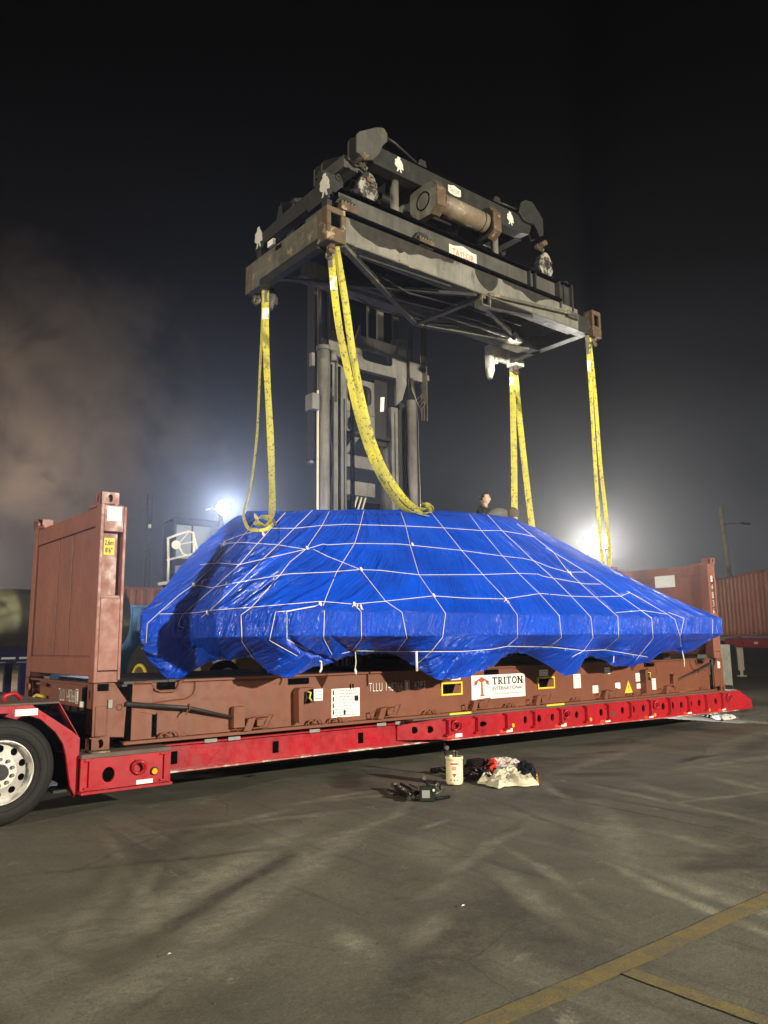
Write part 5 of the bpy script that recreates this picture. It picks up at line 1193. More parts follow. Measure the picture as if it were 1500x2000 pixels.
sling('near left yellow sling curving down to lie on the top of the tarp', T0, [
    leg([(646,482),(652,560),(664,650),(683,740),(703,825),(727,895),(757,955)], .38, (790,1001), .05, .10, (0,.5), ((835,1011),)),
    leg([(656,482),(673,580),(689,690),(711,800),(734,880),(764,940)], .36, (800,990), .06, .10, (.1,-.3), ((838,1000),))])
def curl(t, px, py, r=.09):
    c = cast(px, py, .05)
    if c is None: return
    pts = [c+Vector((r*1.5*math.cos(a)*.79, -r*1.5*math.cos(a)*.61*.5, r*math.sin(a)*.75+.02*a*.2)) for a in np.linspace(2.6, 8.2, 12)]
    strap(t, pts, .085, wdir=(.3,-.9,.3)); MB().torus(c+Vector((.12,-.06,.02)), (.6,-.5,.3), .04, .013, 12, 6).build('buckle', MT['brass'], t)
curl(bpy.data.objects['lifting_sling'], 826, 1003)
t_ = [leg([(519,560),(519,640),(522,740),(528,850),(531,940)], 2.2, (532,1008), .05, .10, (0,.9), ((520,1028),(505,1020),(500,1010)))]
t_ += [leg([(514,560),(512,640),(507,740),(502,850),(491,940),(479,990)], 2.2, (479,1012), .06, .045, (.3,1.2), ((487,1034),(503,1040),(520,1036),(532,1020)))]
sling('far left yellow sling with a loose loop curled on the tarp', (3.05, 2.25, 7.0), t_)
pa = path([(1147,660),(1155,780),(1162,900),(1168,990),(1173,1060),(1180,1113)], .35, .75); pb = path([(1151,660),(1163,780),(1172,900),(1182,990),(1189,1060),(1191,1100),(1183,1118)], .35, .75)
curl(bpy.data.objects['lifting_sling.001'], 512, 1028, .07)
sling('right yellow sling hanging straight down in front of the bright lamp', (8.95, .35, 7.05), [(pa, .068, (0,.2)), (pb, .068, (.1,.6))])
pa = path([(1001,705),(1002,800),(1004,900),(1005,1025)], 2.4, 1.7); pb = path([(1004,705),(1013,800),(1026,920),(1042,1052)], 2.4, 1.7)
sling('yellow sling hanging straight down beside the two people', (9.1, 2.35, 7.0), [(pa, .12, (0,.1)), (pb, .115, (.1,.3))])
# ---------------------------------------------------------------- container handler behind the load
def handler():
    t = thing('container_handler', 'tall grey lift truck mast with its cab standing behind the blue load', 'lift truck', (6.1, 6.0, 0))
    m, dk = MT['mast'], MT['mastdark']; Y = 3.4
    X = lambda px: at(px, 900, 1, Y).x
    Zm = lambda px, py: at(px, py, 1, Y).z
    # outer uprights (channels) and inner uprights
    def channel(x0, x1, y0, y1, z0, z1, name='upright', mm=m, th=.03, op=1):
        mb = MB().box(x0, x1, y0, y0+th, z0, z1)
        if op == 1: mb.box(x0, x0+th, y0+th+.001, y1, z0, z1)
        else: mb.box(x1-th, x1, y0+th+.001, y1, z0, z1)
        mb.box(x0, x1, y1+.001, y1+th, z0, z1); return mb.build(name, mm, t, .004)
    xl0, xl1, xl2, xl3, xl4 = X(616), X(641), X(648), X(660), X(678)
    MB().cyl((X(627), Y-.08, .4), (X(627), Y-.08, 6.9), .11, 18).build('lift_cylinder', m, t)
    MB().cyl((X(627), Y-.08, 6.9), (X(627), Y-.08, 6.98), .14, 18).build('cylinder_collar', m, t)
    MB().cyl((X(622), Y-.08, 6.98), (X(622), Y-.08, 8.9), .055, 14).cyl((X(632), Y, 6.98), (X(632), Y, 8.9), .07, 12).build('piston_rod', dk, t)
    channel(X(641), X(659), Y, Y+.3, .3, 7.3); channel(X(663), X(683), Y+.1, Y+.42, .3, 7.25, op=2)
    MB().box(X(682), X(686), Y+.14, Y+.4, .3, 7.0).build('upright_edge', dk, t)
    channel(X(772), X(789), Y+.1, Y+.42, .3, 6.2); 
    MB().prism([(X(768),7.55),(X(796),7.62),(X(796),6.7),(X(787),6.35),(X(775),6.2),(X(775),6.7),(X(772),6.9)], 1, Y-.02, Y+.05).build('carriage_plate', m, t, .006)
    MB().cyl((X(802), Y-.05, .4), (X(802), Y-.05, 6.35), .10, 18).build('lift_cylinder', m, t)
    MB().cyl((X(802), Y-.05, 6.35), (X(802), Y-.05, 7.9), .05, 12).build('piston_rod', dk, t)
    MB().box(X(785), X(795), Y+.05, Y+.35, .3, 6.3).build('upright', dk, t, .004)
    # inner mast rising dark under the spreader
    for px0, px1 in ((640,652),(668,690),(800,812)): MB().box(X(px0), X(px1), Y+.45, Y+.7, 5, 8.8).build('inner_upright', dk, t, .004)
    MB().box(X(690), X(800), Y+.5, Y+.56, 7.5, 8.6).build('inner_panel', MT['dark'], t)
    for px, w in ((748,3),(768,12)): MB().box(X(px), X(px+w), Y+.44, Y+.49, 7.6, 8.35).build('inner_rail', m, t)
    for px in (617, 640, 655, 822, 827, 833): MB().tube([(X(px), Y-.05, 6.0), (X(px)+.01, Y-.05, 7.6), (X(px), Y-.03, 8.8)], .014, 5).build('hose' if px > 700 else 'lift_chain', MT['brass'], t)
    # carriage arms
    MB().prism([(X(637),6.93),(X(635),7.30),(X(644),7.36),(X(686),7.20),(X(700),7.62),(X(700),6.75),(X(690),6.72)], 1, Y-.10, Y-.03).build('carriage_arm', m, t, .006)
    MB().cyl((X(643), Y-.14, 6.92), (X(643), Y-.14, 6.72), .06, 12).build('arm_pin', m, t)
    MB().box(X(797), X(822), Y-.10, Y+.06, 6.78, 7.16).box(X(822)+.001, X(838), Y-.06, Y+.02, 6.86, 6.98).build('carriage_arm', m, t, .006)
    # slotted cross plates
    def slotted(x0, x1, z0, z1, zs0, zs1, y, name='cross_plate', skew=.0):
        mb = MB(); cx = (x0+x1)/2; cz = (zs0+zs1)/2; rx_, rz_ = (x1-x0)/2*.80, (zs1-zs0)/2
        n = 28; outer = []; inner = []
        for k in range(n):
            a = 2*math.pi*(k+.5)/n; c, s = math.cos(a), math.sin(a)
            q = 1/max(abs(c), abs(s)); outer.append([cx+c*q*(x1-x0)/2, (z0+z1)/2+s*q*(z1-z0)/2])
            e = (abs(c)**5+abs(s)**5)**(-1/5); inner.append((cx+c*e*rx_, cz+s*e*rz_))
        for qx, qz in ((x0,z0),(x1,z0),(x1,z1),(x0,z1)):
            j = min(range(n), key=lambda i: (outer[i][0]-qx)**2+(outer[i][1]-qz)**2); outer[j] = [qx, qz]
        vs = [(u,y,v) for u,v in outer]+[(u,y,v) for u,v in inner]+[(u,y+.12,v) for u,v in inner]+[(u,y+.12,v) for u,v in outer]
        fs = []
        for k in range(n):
            l = (k+1) % n; fs += [(k,l,n+l,n+k), (n+k,n+l,2*n+l,2*n+k), (2*n+k,2*n+l,3*n+l,3*n+k), (3*n+k,3*n+l,l,k)]
        mb.add(vs, fs); return mb.build(name, m, t)
    slotted(X(697), X(772), 6.74, 7.42, 6.94, 7.18, Y-.06)
    slotted(X(688), X(748), 5.98, 6.66, 6.16, 6.56, Y+.25)
    slotted(X(688), X(748), 5.55, 5.97, 5.60, 5.88, Y+.25)
    MB().box(X(748)+.001, X(775), Y+.25, Y+.33, 5.4, 6.75).build('cross_plate_side', dk, t, .005)
    MB().prism([(X(760),6.4),(X(768),6.42),(X(766),6.12),(X(759),6.10)], 1, Y+.243, Y+.249).build('data_plate', MT['white'], t)
    MB().box(X(683), X(770), Y+.1, Y+.45, 5.50, 5.545).build('shelf', dk, t)
    MB().prism([(X(683),5.15),(X(703),5.48),(X(715),5.48),(X(683),5.02)], 1, Y+.2, Y+.25).prism([(X(722),5.48),(X(735),5.48),(X(765),4.95),(X(760),4.8)], 1, Y+.2, Y+.25).build('diagonal_brace', m, t)
    MB().box(X(683), X(745), Y+.2, Y+.28, 4.88, 5.12).box(X(683), X(745), Y+.2, Y+.28, 4.35, 4.62).build('cross_beam', m, t, .006)
    MB().box(X(683), X(772), Y+.5, Y+.6, 3.4, 4.3).build('cross_panel', MT['dark'], t)
    for px in (700, 708, 716): MB().cyl((X(px), Y+.3, 3.8), (X(px)+.22, Y+.3, 4.4), .018, 8).build('tilt_rod', MT['cream'], t)
    MB().box(X(598), X(612), Y-.2, Y+.05, 5.72, 6.02).build('work_light_box', m, t, .01)
    MB().box(X(601), X(607), Y-.12, Y-.03, 6.55, 6.8).build('bracket', m, t, .005)
    MB().box(X(600), X(606), Y-.1, Y-.02, 4.75, 4.8).build('bracket', m, t)
    MB().tube([(X(613),Y-.12,.5),(X(613),Y-.12,6.1)], .022, 6).build('conduit', MT['cream'], t)
    for k in range(4):
        x = X(797); r0 = .12+.07*k
        MB().tube([(X(796)+.02*k, Y-.12, 6.8), (X(798)+.03*k, Y-.14, 6.55-.06*k), (X(806)+.04*k, Y-.14, 6.36-.07*k), (X(818)+.03*k, Y-.14, 6.5-.05*k), (X(823)+.03*k, Y-.1, 6.85), (X(823)+.03*k, Y-.08, 8.6)], .012, 6).build('hose', MT['brass'], t)
    MB().tube([(X(809),Y-.1,6.3),(X(812),Y-.1,5.9),(X(811),Y-.1,5.4),(X(813),Y-.1,4.6),(X(811),Y-.1,3.6)], .01, 5).build('cable', MT['brass'], t)
    r_ = random.Random(3)
    MB().tube([(X(637),Y-.16,6.2),(X(640),Y-.17,5.9),(X(635),Y-.16,5.3),(X(641),Y-.17,4.8),(X(636),Y-.16,4.2),(X(640),Y-.16,3.6)], .012, 5).build('cable', dk, t)
    # pale front plates, ballast and a wheel seen under the hem of the tarp
    def fr(px): return at(px, 1295, 1, 3.3).x
    MB().box(fr(392), fr(416), 3.3, 3.42, .9, 1.42).build('front_plate', MT['cream'], t, .01)
    MB().box(fr(460), fr(515), 3.3, 3.45, .9, 1.40).build('ballast_box', MT['yellowbody'], t, .02)
    MB().box(fr(304), fr(330), 5.6, 5.8, .9, 1.45).build('front_plate', MT['cream'], t, .01)
    MB().cyl((fr(437), 3.25, 1.10), (fr(437), 3.45, 1.10), .27, 36).build('front_wheel', MT['rubber'], t)
    MB().cyl((fr(442), 3.24, 1.10), (fr(442), 3.26, 1.10), .15, 28).build('front_rim', MT['cream'], t)
    # truck body, bonnet and counterweight
    body = MT['hbody']
    MB().box(4.4, 8.0, 4.4, 9.8, 1.0, 1.75).build('chassis', body, t, .03)
    MB().box(5.2, 7.6, 7.6, 9.9, 1.76, 2.45).build('counterweight', MT['yellowbody'], t, .06)
    MB().box(4.6, 7.8, 4.0, 4.39, .8, 1.5).build('drive_axle', dk, t, .02)
    for x in (3.75, 8.0):
        for k in (0, 1):
            MB().cyl((x+.38*k, 4.35, .80), (x+.38*k+.34, 4.35, .80), .80, 40).build('tyre', MT['rubber'], t)
            MB().cyl((x+.38*k-.006, 4.35, .80), (x+.38*k+.3, 4.35, .80), .42, 30).build('rim', MT['yellow'], t)
    Wc = at(287, 1332, 1, 7.2)
    for x in (Wc.x-.1, 8.0):
        o = MB().cyl((x, 7.3, .82), (x+.40, 7.3, .82), .82, 40).build('tyre', MT['rubber'], t, .05)
        MB().torus((x-.01, 7.3, .82), (1,0,0), .40, .035, 30, 8).build('rim', MT['yellow'], t)
        MB().cyl((x-.004, 7.3, .82), (x+.05, 7.3, .82), .38, 30).build('rim_disc', MT['rust'], t)
        MB().cyl((x-.06, 7.3, .82), (x, 7.3, .82), .16, 20).build('hub', MT['mastdark'], t)
    MB().box(Wc.x+.45, Wc.x+.6, 6.2, 6.7, .7, 1.5).build('tool_box', MT['cream'], t, .02)
    # cab
    cx0, cx1, cy, z0, z1 = at(337,1080,1,6.6).x, at(436,1080,1,6.6).x, 6.6, 2.75, 4.12
    MB().box(cx0, cx1, cy+.05, cy+.5, z0, z0+.06).box(cx0, cx1, cy+.05, cy+.5, z1-.06, z1).box(cx0, cx0+.06, cy+.451, cy+.5, z0+.061, z1-.061).box(cx1-.06, cx1, cy+.451, cy+.5, z0+.061, z1-.061).build('cab_frame', MT['cabdark'], t, .01)
    fr = MB(); 
    for a, b_, c, d in ((cx0,cx1,z1-.14,z1),(cx0,cx1,z0,z0+.08),(cx0,cx1,3.16,3.30)): fr.box(a,b_,cy,cy+.05,c,d)
    for a, b_ in ((cx0,cx0+.07),(cx1-.28,cx1)): fr.box(a,b_,cy+.002,cy+.048,z0,z1)
    fr.box(cx0+.40, cx0+.425, cy+.002, cy+.048, 3.3, z1-.14); fr.build('cab_front', MT['cabdark'], t, .006)
    MB().box(cx0+.07, cx0+.40, cy+.02, cy+.03, 3.30, z1-.14).build('window', MT['cabglass'], t)
    MB().box(cx0+.425, cx1-.28, cy+.02, cy+.03, 3.30, z1-.14).build('window', MT['cabglass'], t)
    MB().box(cx0+.07, cx1-.28, cy+.02, cy+.03, z0+.08, 3.16).build('window', MT['cabglass'], t)
    MB().box(cx0+.005, cx0+.02, cy+.06, cy+.45, z0+.07, z1-.07).build('cab_side', MT['cabdark'], t)
    MB().box(cx0+.2, cx1+.4, cy+.1, cy+1.0, 1.76, z0-.001).build('cab_pedestal', dk, t, .02)
    # white railing and step in front of the cab
    yr = 5.9; K = lambda px, py: at(px, py, 1, yr)
    MB().tube([K(327,1052),K(345,1045),K(368,1038),K(377,1040),K(382,1060),K(391,1103)], .022, 8).build('railing', MT['cream'], t)
    MB().tube([K(328,1052),K(329,1095),K(328,1134)], .024, 8).build('railing_post', MT['cream'], t)
    MB().tube([K(378,1042),K(379,1080),K(377,1118)], .024, 8).build('railing_post', MT['cream'], t)
    MB().tube([K(326,1094),K(345,1089),K(377,1082)], .018, 8).build('railing_bar', MT['cream'], t)
    MB().tube([K(368,1040),K(347,1064),K(378,1058)], .014, 6).tube([K(349,1066),K(357,1082),K(365,1084)], .018, 6).build('mirror_bracket', MT['cream'], t)
    c_ = K(344, 1064); MB().cyl(c_, c_+Vector((.03,.08,0)), .085, 18, r2=.05).build('mirror', MT['cream'], t)
    a, b_ = K(319,1139), K(395,1128); MB().beam(a, b_+Vector((.3,0,0)), .5, .055).build('platform', MT['cream'], t)
    MB().tube([at(430,1065,1,6.2), at(430,1045,1,6.2), at(434,1039,1,6.2), at(444,1039,1,6.2)], .03, 8).build('grab_rail', MT['cream'], t)
    # work lamp on a bracket above the cab
    P = at(437, 992, 1, 6.4); 
    MB().tube([(P.x+.03, P.y+.2, 4.0), (P.x+.03, P.y+.2, P.z-.1)], .05, 8).build('lamp_post', dk, t)
    MB().tube([(P.x-.35, P.y+.1, P.z-.06), (P.x-.2, P.y+.1, P.z), (P.x-.1, P.y+.1, P.z-.04)], .018, 6).build('lamp_bracket', MT['cream'], t)
    hd = MB().cyl(P+Vector((0,.02,0)), P+Vector((0,.2,0)), .155, 20, r2=.08).build('lamp_housing', dk, t)
    MB().cyl(P, P+Vector((0,.018,0)), .145, 24).build('lamp_lens', MT['lampcool'], hd)
    lamp('work_lamp_light', P+Vector((-.0,-.12,.0)), 8500, (.66,.76,1), .10, (-2.5, -7, .8), 62, parent=t)
    # black strips on the mast front, drawn as shade between the columns
    for a_, b2_, zt2 in ((641.5, 647.5, 6.7), (660, 664, 6.7), (684, 691, 6.6), (789.5, 794, 6.2)): MB().box(X(a_), X(b2_), Y-.03, Y-.003, .3, zt2).build('groove_shade', MT['dark'], t)
    for a_, b2_ in ((649, 651), (671, 673), (778, 780)): MB().box(X(a_), X(b2_), Y-.022, Y-.003, .3, 6.1).build('wear_strip', dk, t)
MT['hbody'] = paint('lift_truck_body', (.12,.11,.09), (.04,.035,.03), .6, .4)
MT['yellowbody'] = paint('lift_truck_yellow', (.50,.46,.10), (.2,.17,.06), .5, .4)
MT['cabdark'] = plain('cab_frame_dark', (.012,.014,.024), .9); MT['cabdark'].node_tree.nodes['Principled BSDF'].inputs['Specular IOR Level'].default_value = .08
MT['cabglass'] = plain('reflective_cab_window', (.22,.245,.25), .12, .0, .15, 2)
MT['lampcool'] = emit('cool_lamp_lens', (.85,.9,1), 45)
MT['lampwarm'] = emit('warm_lamp_lens', (1,.95,.82), 260)
handler()
def light_tower():
    P = atd(1165, 1060, 27)
    t = thing('light_tower', 'bright white flood light on a mast behind the right sling', 'light tower', (P.x, P.y+.4, 0))
    MB().tube([(P.x, P.y+.4, 0), (P.x, P.y+.4, P.z+.2)], .09, 10, r2=.06).build('mast', MT['mast'], t)
    MB().box(P.x-.5, P.x+.5, P.y+.1, P.y+1.2, .25, 1.0).build('generator_box', MT['mast'], t, .03)
    for s in (-.35, .35): MB().beam((P.x+s, P.y-.3, .06), (P.x+s, P.y+1.6, .06), .12, .11).build('skid', MT['mastdark'], t)
    MB().beam((P.x-.5, P.y+.35, P.z+.02), (P.x+.5, P.y+.35, P.z+.02), .07, .07).build('crossbar', MT['mast'], t)
    toc = Vector((CAM.x-P.x, CAM.y-P.y, 0)).normalized()
    for dx_, dz_ in ((-.16,.0), (.16,.03)):
        q = P+Vector((dx_*.78, -dx_*.62, dz_)); h = MB().cyl(q, q-toc*.22, .27, 20, r2=.14).build('lamp_head', MT['mastdark'], t)
        MB().cyl(q+toc*.015, q, .26, 24).build('lamp_lens', MT['lampwarm'], h)
    lamp('flood_lamp_light', P+toc*.25, 19000, (1,.95,.84), .20, (0, -6, .3), 44, parent=t, blend=.7)
light_tower()
# ---------------------------------------------------------------- yard behind
def corrugated(t, P0, dirv, length, z0, h, width, mat, pitch=.40, depth=.06, name='side_wall'):
    """closed container body: near long side is a real corrugated sheet"""
    d = Vector(dirv).normalized(); nrm = Vector((d.y, -d.x, 0)); P0 = Vector(P0); 
    if nrm.dot(CAM-P0) < 0: nrm = -nrm
    n = int(length/pitch); pr = []
    for i in range(n):
        b = i*pitch+.06
        pr += [(b, 0), (b+pitch*.26, 0), (b+pitch*.5, -depth), (b+pitch*.76, -depth)]
    pr = [(0, 0)]+pr+[(length, 0)]
    pts = [P0+d*u+nrm*(v-.012) for u, v in pr]; k = len(pts)
    zb, zt = z0+.12, z0+h-.08
    MB().add([(p.x, p.y, zb) for p in pts]+[(p.x, p.y, zt) for p in pts], [(i, i+1, k+i+1, k+i) for i in range(k-1)]).build(name, mat, t)
    A, Bq = P0, P0+d*length
    def slab(a, b, w0, w1, za, zb_, nm):
        q = [a+nrm*w0, b+nrm*w0, b-nrm*w1, a-nrm*w1]
        MB().add([(p.x,p.y,za) for p in q]+[(p.x,p.y,zb_) for p in q], [(3,2,1,0),(4,5,6,7),(0,1,5,4),(1,2,6,5),(2,3,7,6),(3,0,4,7)]).build(nm, mat, t, .004)
    slab(A, Bq, .0, .10, z0, z0+.119, 'bottom_rail'); slab(A, Bq, .0, .08, z0+h-.079, z0+h, 'top_rail')
    for q0 in (0, length-.16): slab(A+d*q0, A+d*(q0+.16), .006, .16, z0+.01, z0+h-.001, 'corner_post')
    slab(A+d*.02, Bq-d*.02, -.06, width, z0+.02, z0+h-.02, 'container_body')
MT['redcon'] = paint('brown_red_container', (.26,.095,.065), (.13,.05,.036), .5, .36, rust=(.2,.08,.05), rustamt=.72, bumpy=.04)
MT['bluecon'] = paint('light_blue_container', (.08,.23,.50), (.06,.12,.2), .5, .5, rust=(.2,.12,.08), rustamt=.66)
MT['olive'] = paint('grey_green_tank', (.27,.26,.155), (.11,.115,.07), .6, .45, streak=False)
MT['navy'] = paint('navy_chassis_paint', (.012,.018,.075), (.01,.012,.03), .5, .5)
# right: brown corrugated container on a red chassis
def right_container():
    A = atd(1385, 1240, 36.6); Bp = atd(1500, 1243, 30.8); d = Vector((Bp.x-A.x, Bp.y-A.y, 0)); d.normalize()
    z0 = 1.66; A.z = 0
    t = thing('shipping_container', 'brown corrugated container on a red chassis at the right edge', 'container', (A.x, A.y, z0))
    corrugated(t, A-d*.2, d, 12.19, z0, 2.6, 2.4, MT['redcon'])
    c = thing('container_chassis', 'red chassis with a cream landing leg under the right brown container', 'trailer', (A.x, A.y, 0))
    nrm = Vector((d.y, -d.x, 0)); nrm = nrm if nrm.dot(CAM-A) > 0 else -nrm
    def bx(u0, u1, w0, w1, za, zb, nm, mat):
        q = [A+d*u0-nrm*w0, A+d*u1-nrm*w0, A+d*u1-nrm*w1, A+d*u0-nrm*w1]
        return MB().add([(p.x,p.y,za) for p in q]+[(p.x,p.y,zb) for p in q], [(3,2,1,0),(4,5,6,7),(0,1,5,4),(1,2,6,5),(2,3,7,6),(3,0,4,7)]).build(nm, mat, c, .006)
    bx(2.6, 12.5, .0, .12, 1.22, 1.58, 'side_beam', MT['red']); bx(2.6, 12.5, 2.2, 2.32, 1.22, 1.58, 'side_beam', MT['red'])
    bx(2.6, 2.8, .13, 2.19, 1.24, 1.56, 'end_beam', MT['red']); bx(0, 2.59, .7, 1.7, 1.35, 1.6, 'gooseneck', MT['red'])
    bx(4.6, 4.95, -.006, -.002, 1.36, 1.45, 'reflector', MT['white'])
    bx(2.75, 2.92, .05, .25, .25, 1.21, 'landing_leg', MT['cream']); bx(2.68, 3.0, .0, .3, .0, .045, 'landing_foot', MT['cream']); bx(2.79,2.88,.1,.2,.046,.249,'landing_leg_inner',MT['cream'])
    bx(2.75, 2.92, 2.0, 2.2, .046, 1.21, 'landing_leg', MT['cream'])
    for u in (10.2, 11.4):
        for w0 in (.0, 2.0):
            p = A+d*u-nrm*w0; q = A+d*u-nrm*(w0+.3); MB().cyl((p.x,p.y,.5), (q.x,q.y,.5), .5, 32).build('wheel', MT['rubber'], c)
    p = A+d*3.6; MB().torus((p.x+nrm.x*.03, p.y+nrm.y*.03, 1.38), tuple(nrm), .09, .025, 16, 6).build('tie_down_ring', MT['red'], c)
    # low block and rubber wheel chock near it
    return d
right_container()
# grey panel standing under the brown container and a dark box beside the rear of the trailer
def panel_things():
    a = at(1418, 1270, 1, 5.0)
    t = thing('concrete_block', 'pale grey concrete block standing behind the right end of the flat rack', 'concrete block', (16.2, 3.6, 0))
    a = atd(1416, 1262, 21.5); b_ = atd(1441, 1262, 21.5)
    MB().prism([(a.x-.6,0),(a.x-.6,1.45),(b_.x,1.45),(b_.x,0)], 1, a.y, a.y+.5).build('block', MT['concrete'], t, .02)
    t.location = (a.x, a.y, 0); 
    for ch in t.children: ch.location = Vector((16.2,3.6,0))-Vector((a.x,a.y,0))
    a = atd(1427, 1337, 18.6)
    t = thing('wheel_chock', 'black rubber block on the ground beyond the rear of the red trailer', 'wheel chock', (a.x, a.y, 0))
    MB().prism([(a.x-.5,0),(a.x-.5,.52),(a.x+.13,.52),(a.x+.15,.48),(a.x+.15,0)], 1, a.y, a.y+.4).build('block', MT['rubber'], t, .03)
MT['concrete'] = plain('pale_concrete', (.26,.26,.22), .85, var=.3, scale=4)
panel_things()
# left: red over light blue containers seen between the end wall and the load
def left_boxes():
    def blockc(label, pa, pb, y, z0, h, w, mat, nm='shipping_container', gp=None):
        x0 = at(pa, 1160, 1, y).x; x1 = at(pb, 1160, 1, y).x
        t = thing(nm, label, 'container', (x0, y, z0), gp)
        corrugated(t, (x0, y, 0), (1,0,0), x1-x0, z0, h, w, mat); return t
    y = 17.0
    z_mid = at(280, 1180, 1, y).z; z_top = at(280, 1147, 1, y).z
    blockc('light blue corrugated container standing behind the left end wall', 150, 640, y, z_mid-2.6 if z_mid > 2.7 else .35, min(2.6, z_mid-.35), 2.4, MT['bluecon'])
    blockc('low dark red container beyond the light blue one', 130, 640, y+4.5, 1.4, at(280, 1147, 1, y+4.5).z-1.4, 2.4, MT['redcon'])
    s = thing('container_stand', 'dark low stand holding up the dark red container in the back', 'stand', (at(400,1160,1,y+4.5).x, y+5.5, 0))
    for k in (-3, 3): MB().box(s.location.x+k-.3, s.location.x+k+.3, y+4.6, y+6.6, 0, 1.399).build('trestle', MT['mastdark'], s)
left_boxes()
def tank():
    y = 13.0
    x1 = at(90, 1200, 1, y).x; zt = at(40, 1147, 1, y).z; zb = at(40, 1262, 1, y).z
    r = (zt-zb)/2; t = thing('tank_trailer', 'grey green round tank on a navy blue chassis at the left edge', 'tank trailer', (x1-4, y+r, 0))
    zc = (zt+zb)/2
    MB().cyl((x1-9, y+r, zc), (x1+2.2, y+r, zc), r, 48).build('tank', MT['olive'], t)
    MB().box(x1-9, x1+1.2, y+.1, y+.3, zb-.18, zb+.03).build('tank_cradle', MT['mastdark'], t)
    za = at(40, 1274, 1, y).z; zb2 = at(40, 1296, 1, y).z
    MB().box(x1-9, at(56,1290,1,y).x, y-.02, y+.14, zb2, za).build('chassis_beam', MT['navy'], t, .01)
    MB().box(x1-9, at(56,1290,1,y).x, y+1.4, y+1.56, zb2, za).build('chassis_beam', MT['navy'], t, .01)
    for a, b_ in ((2,30),(37,52),(-30,-8)):
        MB().box(at(a,1281,1,y).x, at(b_,1281,1,y).x, y-.027, y-.0225, zb2+.11, zb2+.16).build('marking_plate', MT['white'], t)
    for a, b_ in ((0,11),(32,54)): MB().box(at(a,1288,1,y).x, at(b_,1288,1,y).x, y-.027, y-.0225, zb2+.02, zb2+.05).build('marking_plate', MT['grey'], t)
    xl = at(47,1330,1,y).x; MB().box(xl-.12, xl+.06, y-.01, y+.12, .1, zb2-.001).box(xl-.2, xl+.14, y-.05, y+.16, 0, .099).build('landing_leg', MT['navy'], t, .01)
    MB().box(xl-.12, xl+.06, y+1.4, y+1.55, 0, zb2-.001).build('landing_leg', MT['navy'], t, .01)
    for z in (.25, .45): MB().tube([(x1-8, y+.05, z), (xl-.12, y+.05, z)], .02, 6).build('brace_bar', MT['grey'], t)
    for k in range(3):
        for w in (0, 1.3): MB().cyl((x1-4-k*1.3, y+w, .5), (x1-4-k*1.3, y+w+.3, .5), .5, 30).build('wheel', MT['rubber'], t)
tank()
# lattice mast and lamp poles
def lattice():
    P0 = atd(286, 1146, 34); P1 = atd(290, 960, 34); h = P1.z-.0; w = .12
    t = thing('lattice_mast', 'thin dark lattice mast standing behind the left end wall', 'mast', (P0.x, P0.y, 0))
    X0, Y0 = P0.x, P0.y
    for a, b_ in ((-w,0),(w,0),(0,w*1.7)): MB().tube([(X0+a,Y0+b_,0),(X0+a,Y0+b_,h)], .018, 5).build('mast_leg', MT['mastdark'], t)
    lc = MB(); z = 0; k = 0; s = .26; pts = [(-w,0),(w,0),(0,w*1.7)]
    while z < h-s:
        for i in range(3):
            a, b_ = pts[i], pts[(i+1) % 3]
            if k % 2: a, b_ = b_, a
            lc.beam((X0+a[0],Y0+a[1],z), (X0+b_[0],Y0+b_[1],z+s), .016, .016)
        z += s; k += 1
    struct(lc.build('lacing', MT['mastdark'], t), 'stuff')
    MB().box(X0-.05, X0+.05, Y0-.16, Y0-.06, at(288,1028,1,Y0).z-.08, at(288,1028,1,Y0).z+.08).build('junction_box', MT['white'], t)
lattice()
def pole():
    A = atd(1425, 1125, 55); Bq = atd(1406, 985, 55)
    # the pole stands upright; its foot is hidden by the container
    t = thing('street_lamp', 'pale wooden lamp pole with a dark lamp arm above the right brown container', 'street lamp', (A.x, A.y, 0))
    dxy = (Bq-A); foot = A-dxy*(A.z/dxy.z); t.location = foot
    MB().tube([foot, A, Bq], .22, 10, r2=.13).build('pole', MT['polewood'], t)
    q = A.lerp(Bq, .72); e = atd(1446, 1021, 55)
    MB().tube([q, e], .035, 6).build('arm', MT['mastdark'], t)
    e2 = atd(1465, 1023, 55); MB().beam(e, e2, .28, .13).build('lamp_head', MT['mastdark'], t, .02)
MT['polewood'] = plain('pale_pole', (.42,.38,.27), .8, var=.3, scale=2)
pole()
# ---------------------------------------------------------------- people behind the ridge
def skin_body(name, joints, edges, mat, parent, sub=2):
    me = bpy.data.meshes.new(name); off = origin(parent)
    me.from_pydata([Vector(j[0])-off for j in joints], edges, []); o = bpy.data.objects.new(name, me); C.objects.link(o); o.parent = parent
    me.materials.append(mat)
    bm = bmesh.new(); bm.from_mesh(me); sl = bm.verts.layers.skin.verify(); bm.verts.ensure_lookup_table()
    for v, j in zip(bm.verts, joints):
        r = j[1]; v[sl].radius = r if isinstance(r, tuple) else (r, r); v[sl].use_root = (v.index == 0)
    bm.to_mesh(me); bm.free()
    s = o.modifiers.new('skin', 'SKIN'); s.use_smooth_shade = True
    b = o.modifiers.new('sub', 'SUBSURF'); b.levels = sub; b.render_levels = sub
    return o
MT['skin'] = plain('skin', (.62,.42,.30), .55, var=.05); MT['hair'] = plain('black_hair', (.008,.007,.007), .45, var=.2, scale=60)
MT['blackcloth'] = plain('black_jacket', (.010,.010,.012), .85); MT['greycloth'] = plain('grey_hoodie', (.13,.13,.115), .9, var=.3)
MT['brownhood'] = plain('brown_hood', (.10,.075,.045), .9, var=.3); MT['paleglove'] = plain('pale_glove', (.45,.5,.6), .8)
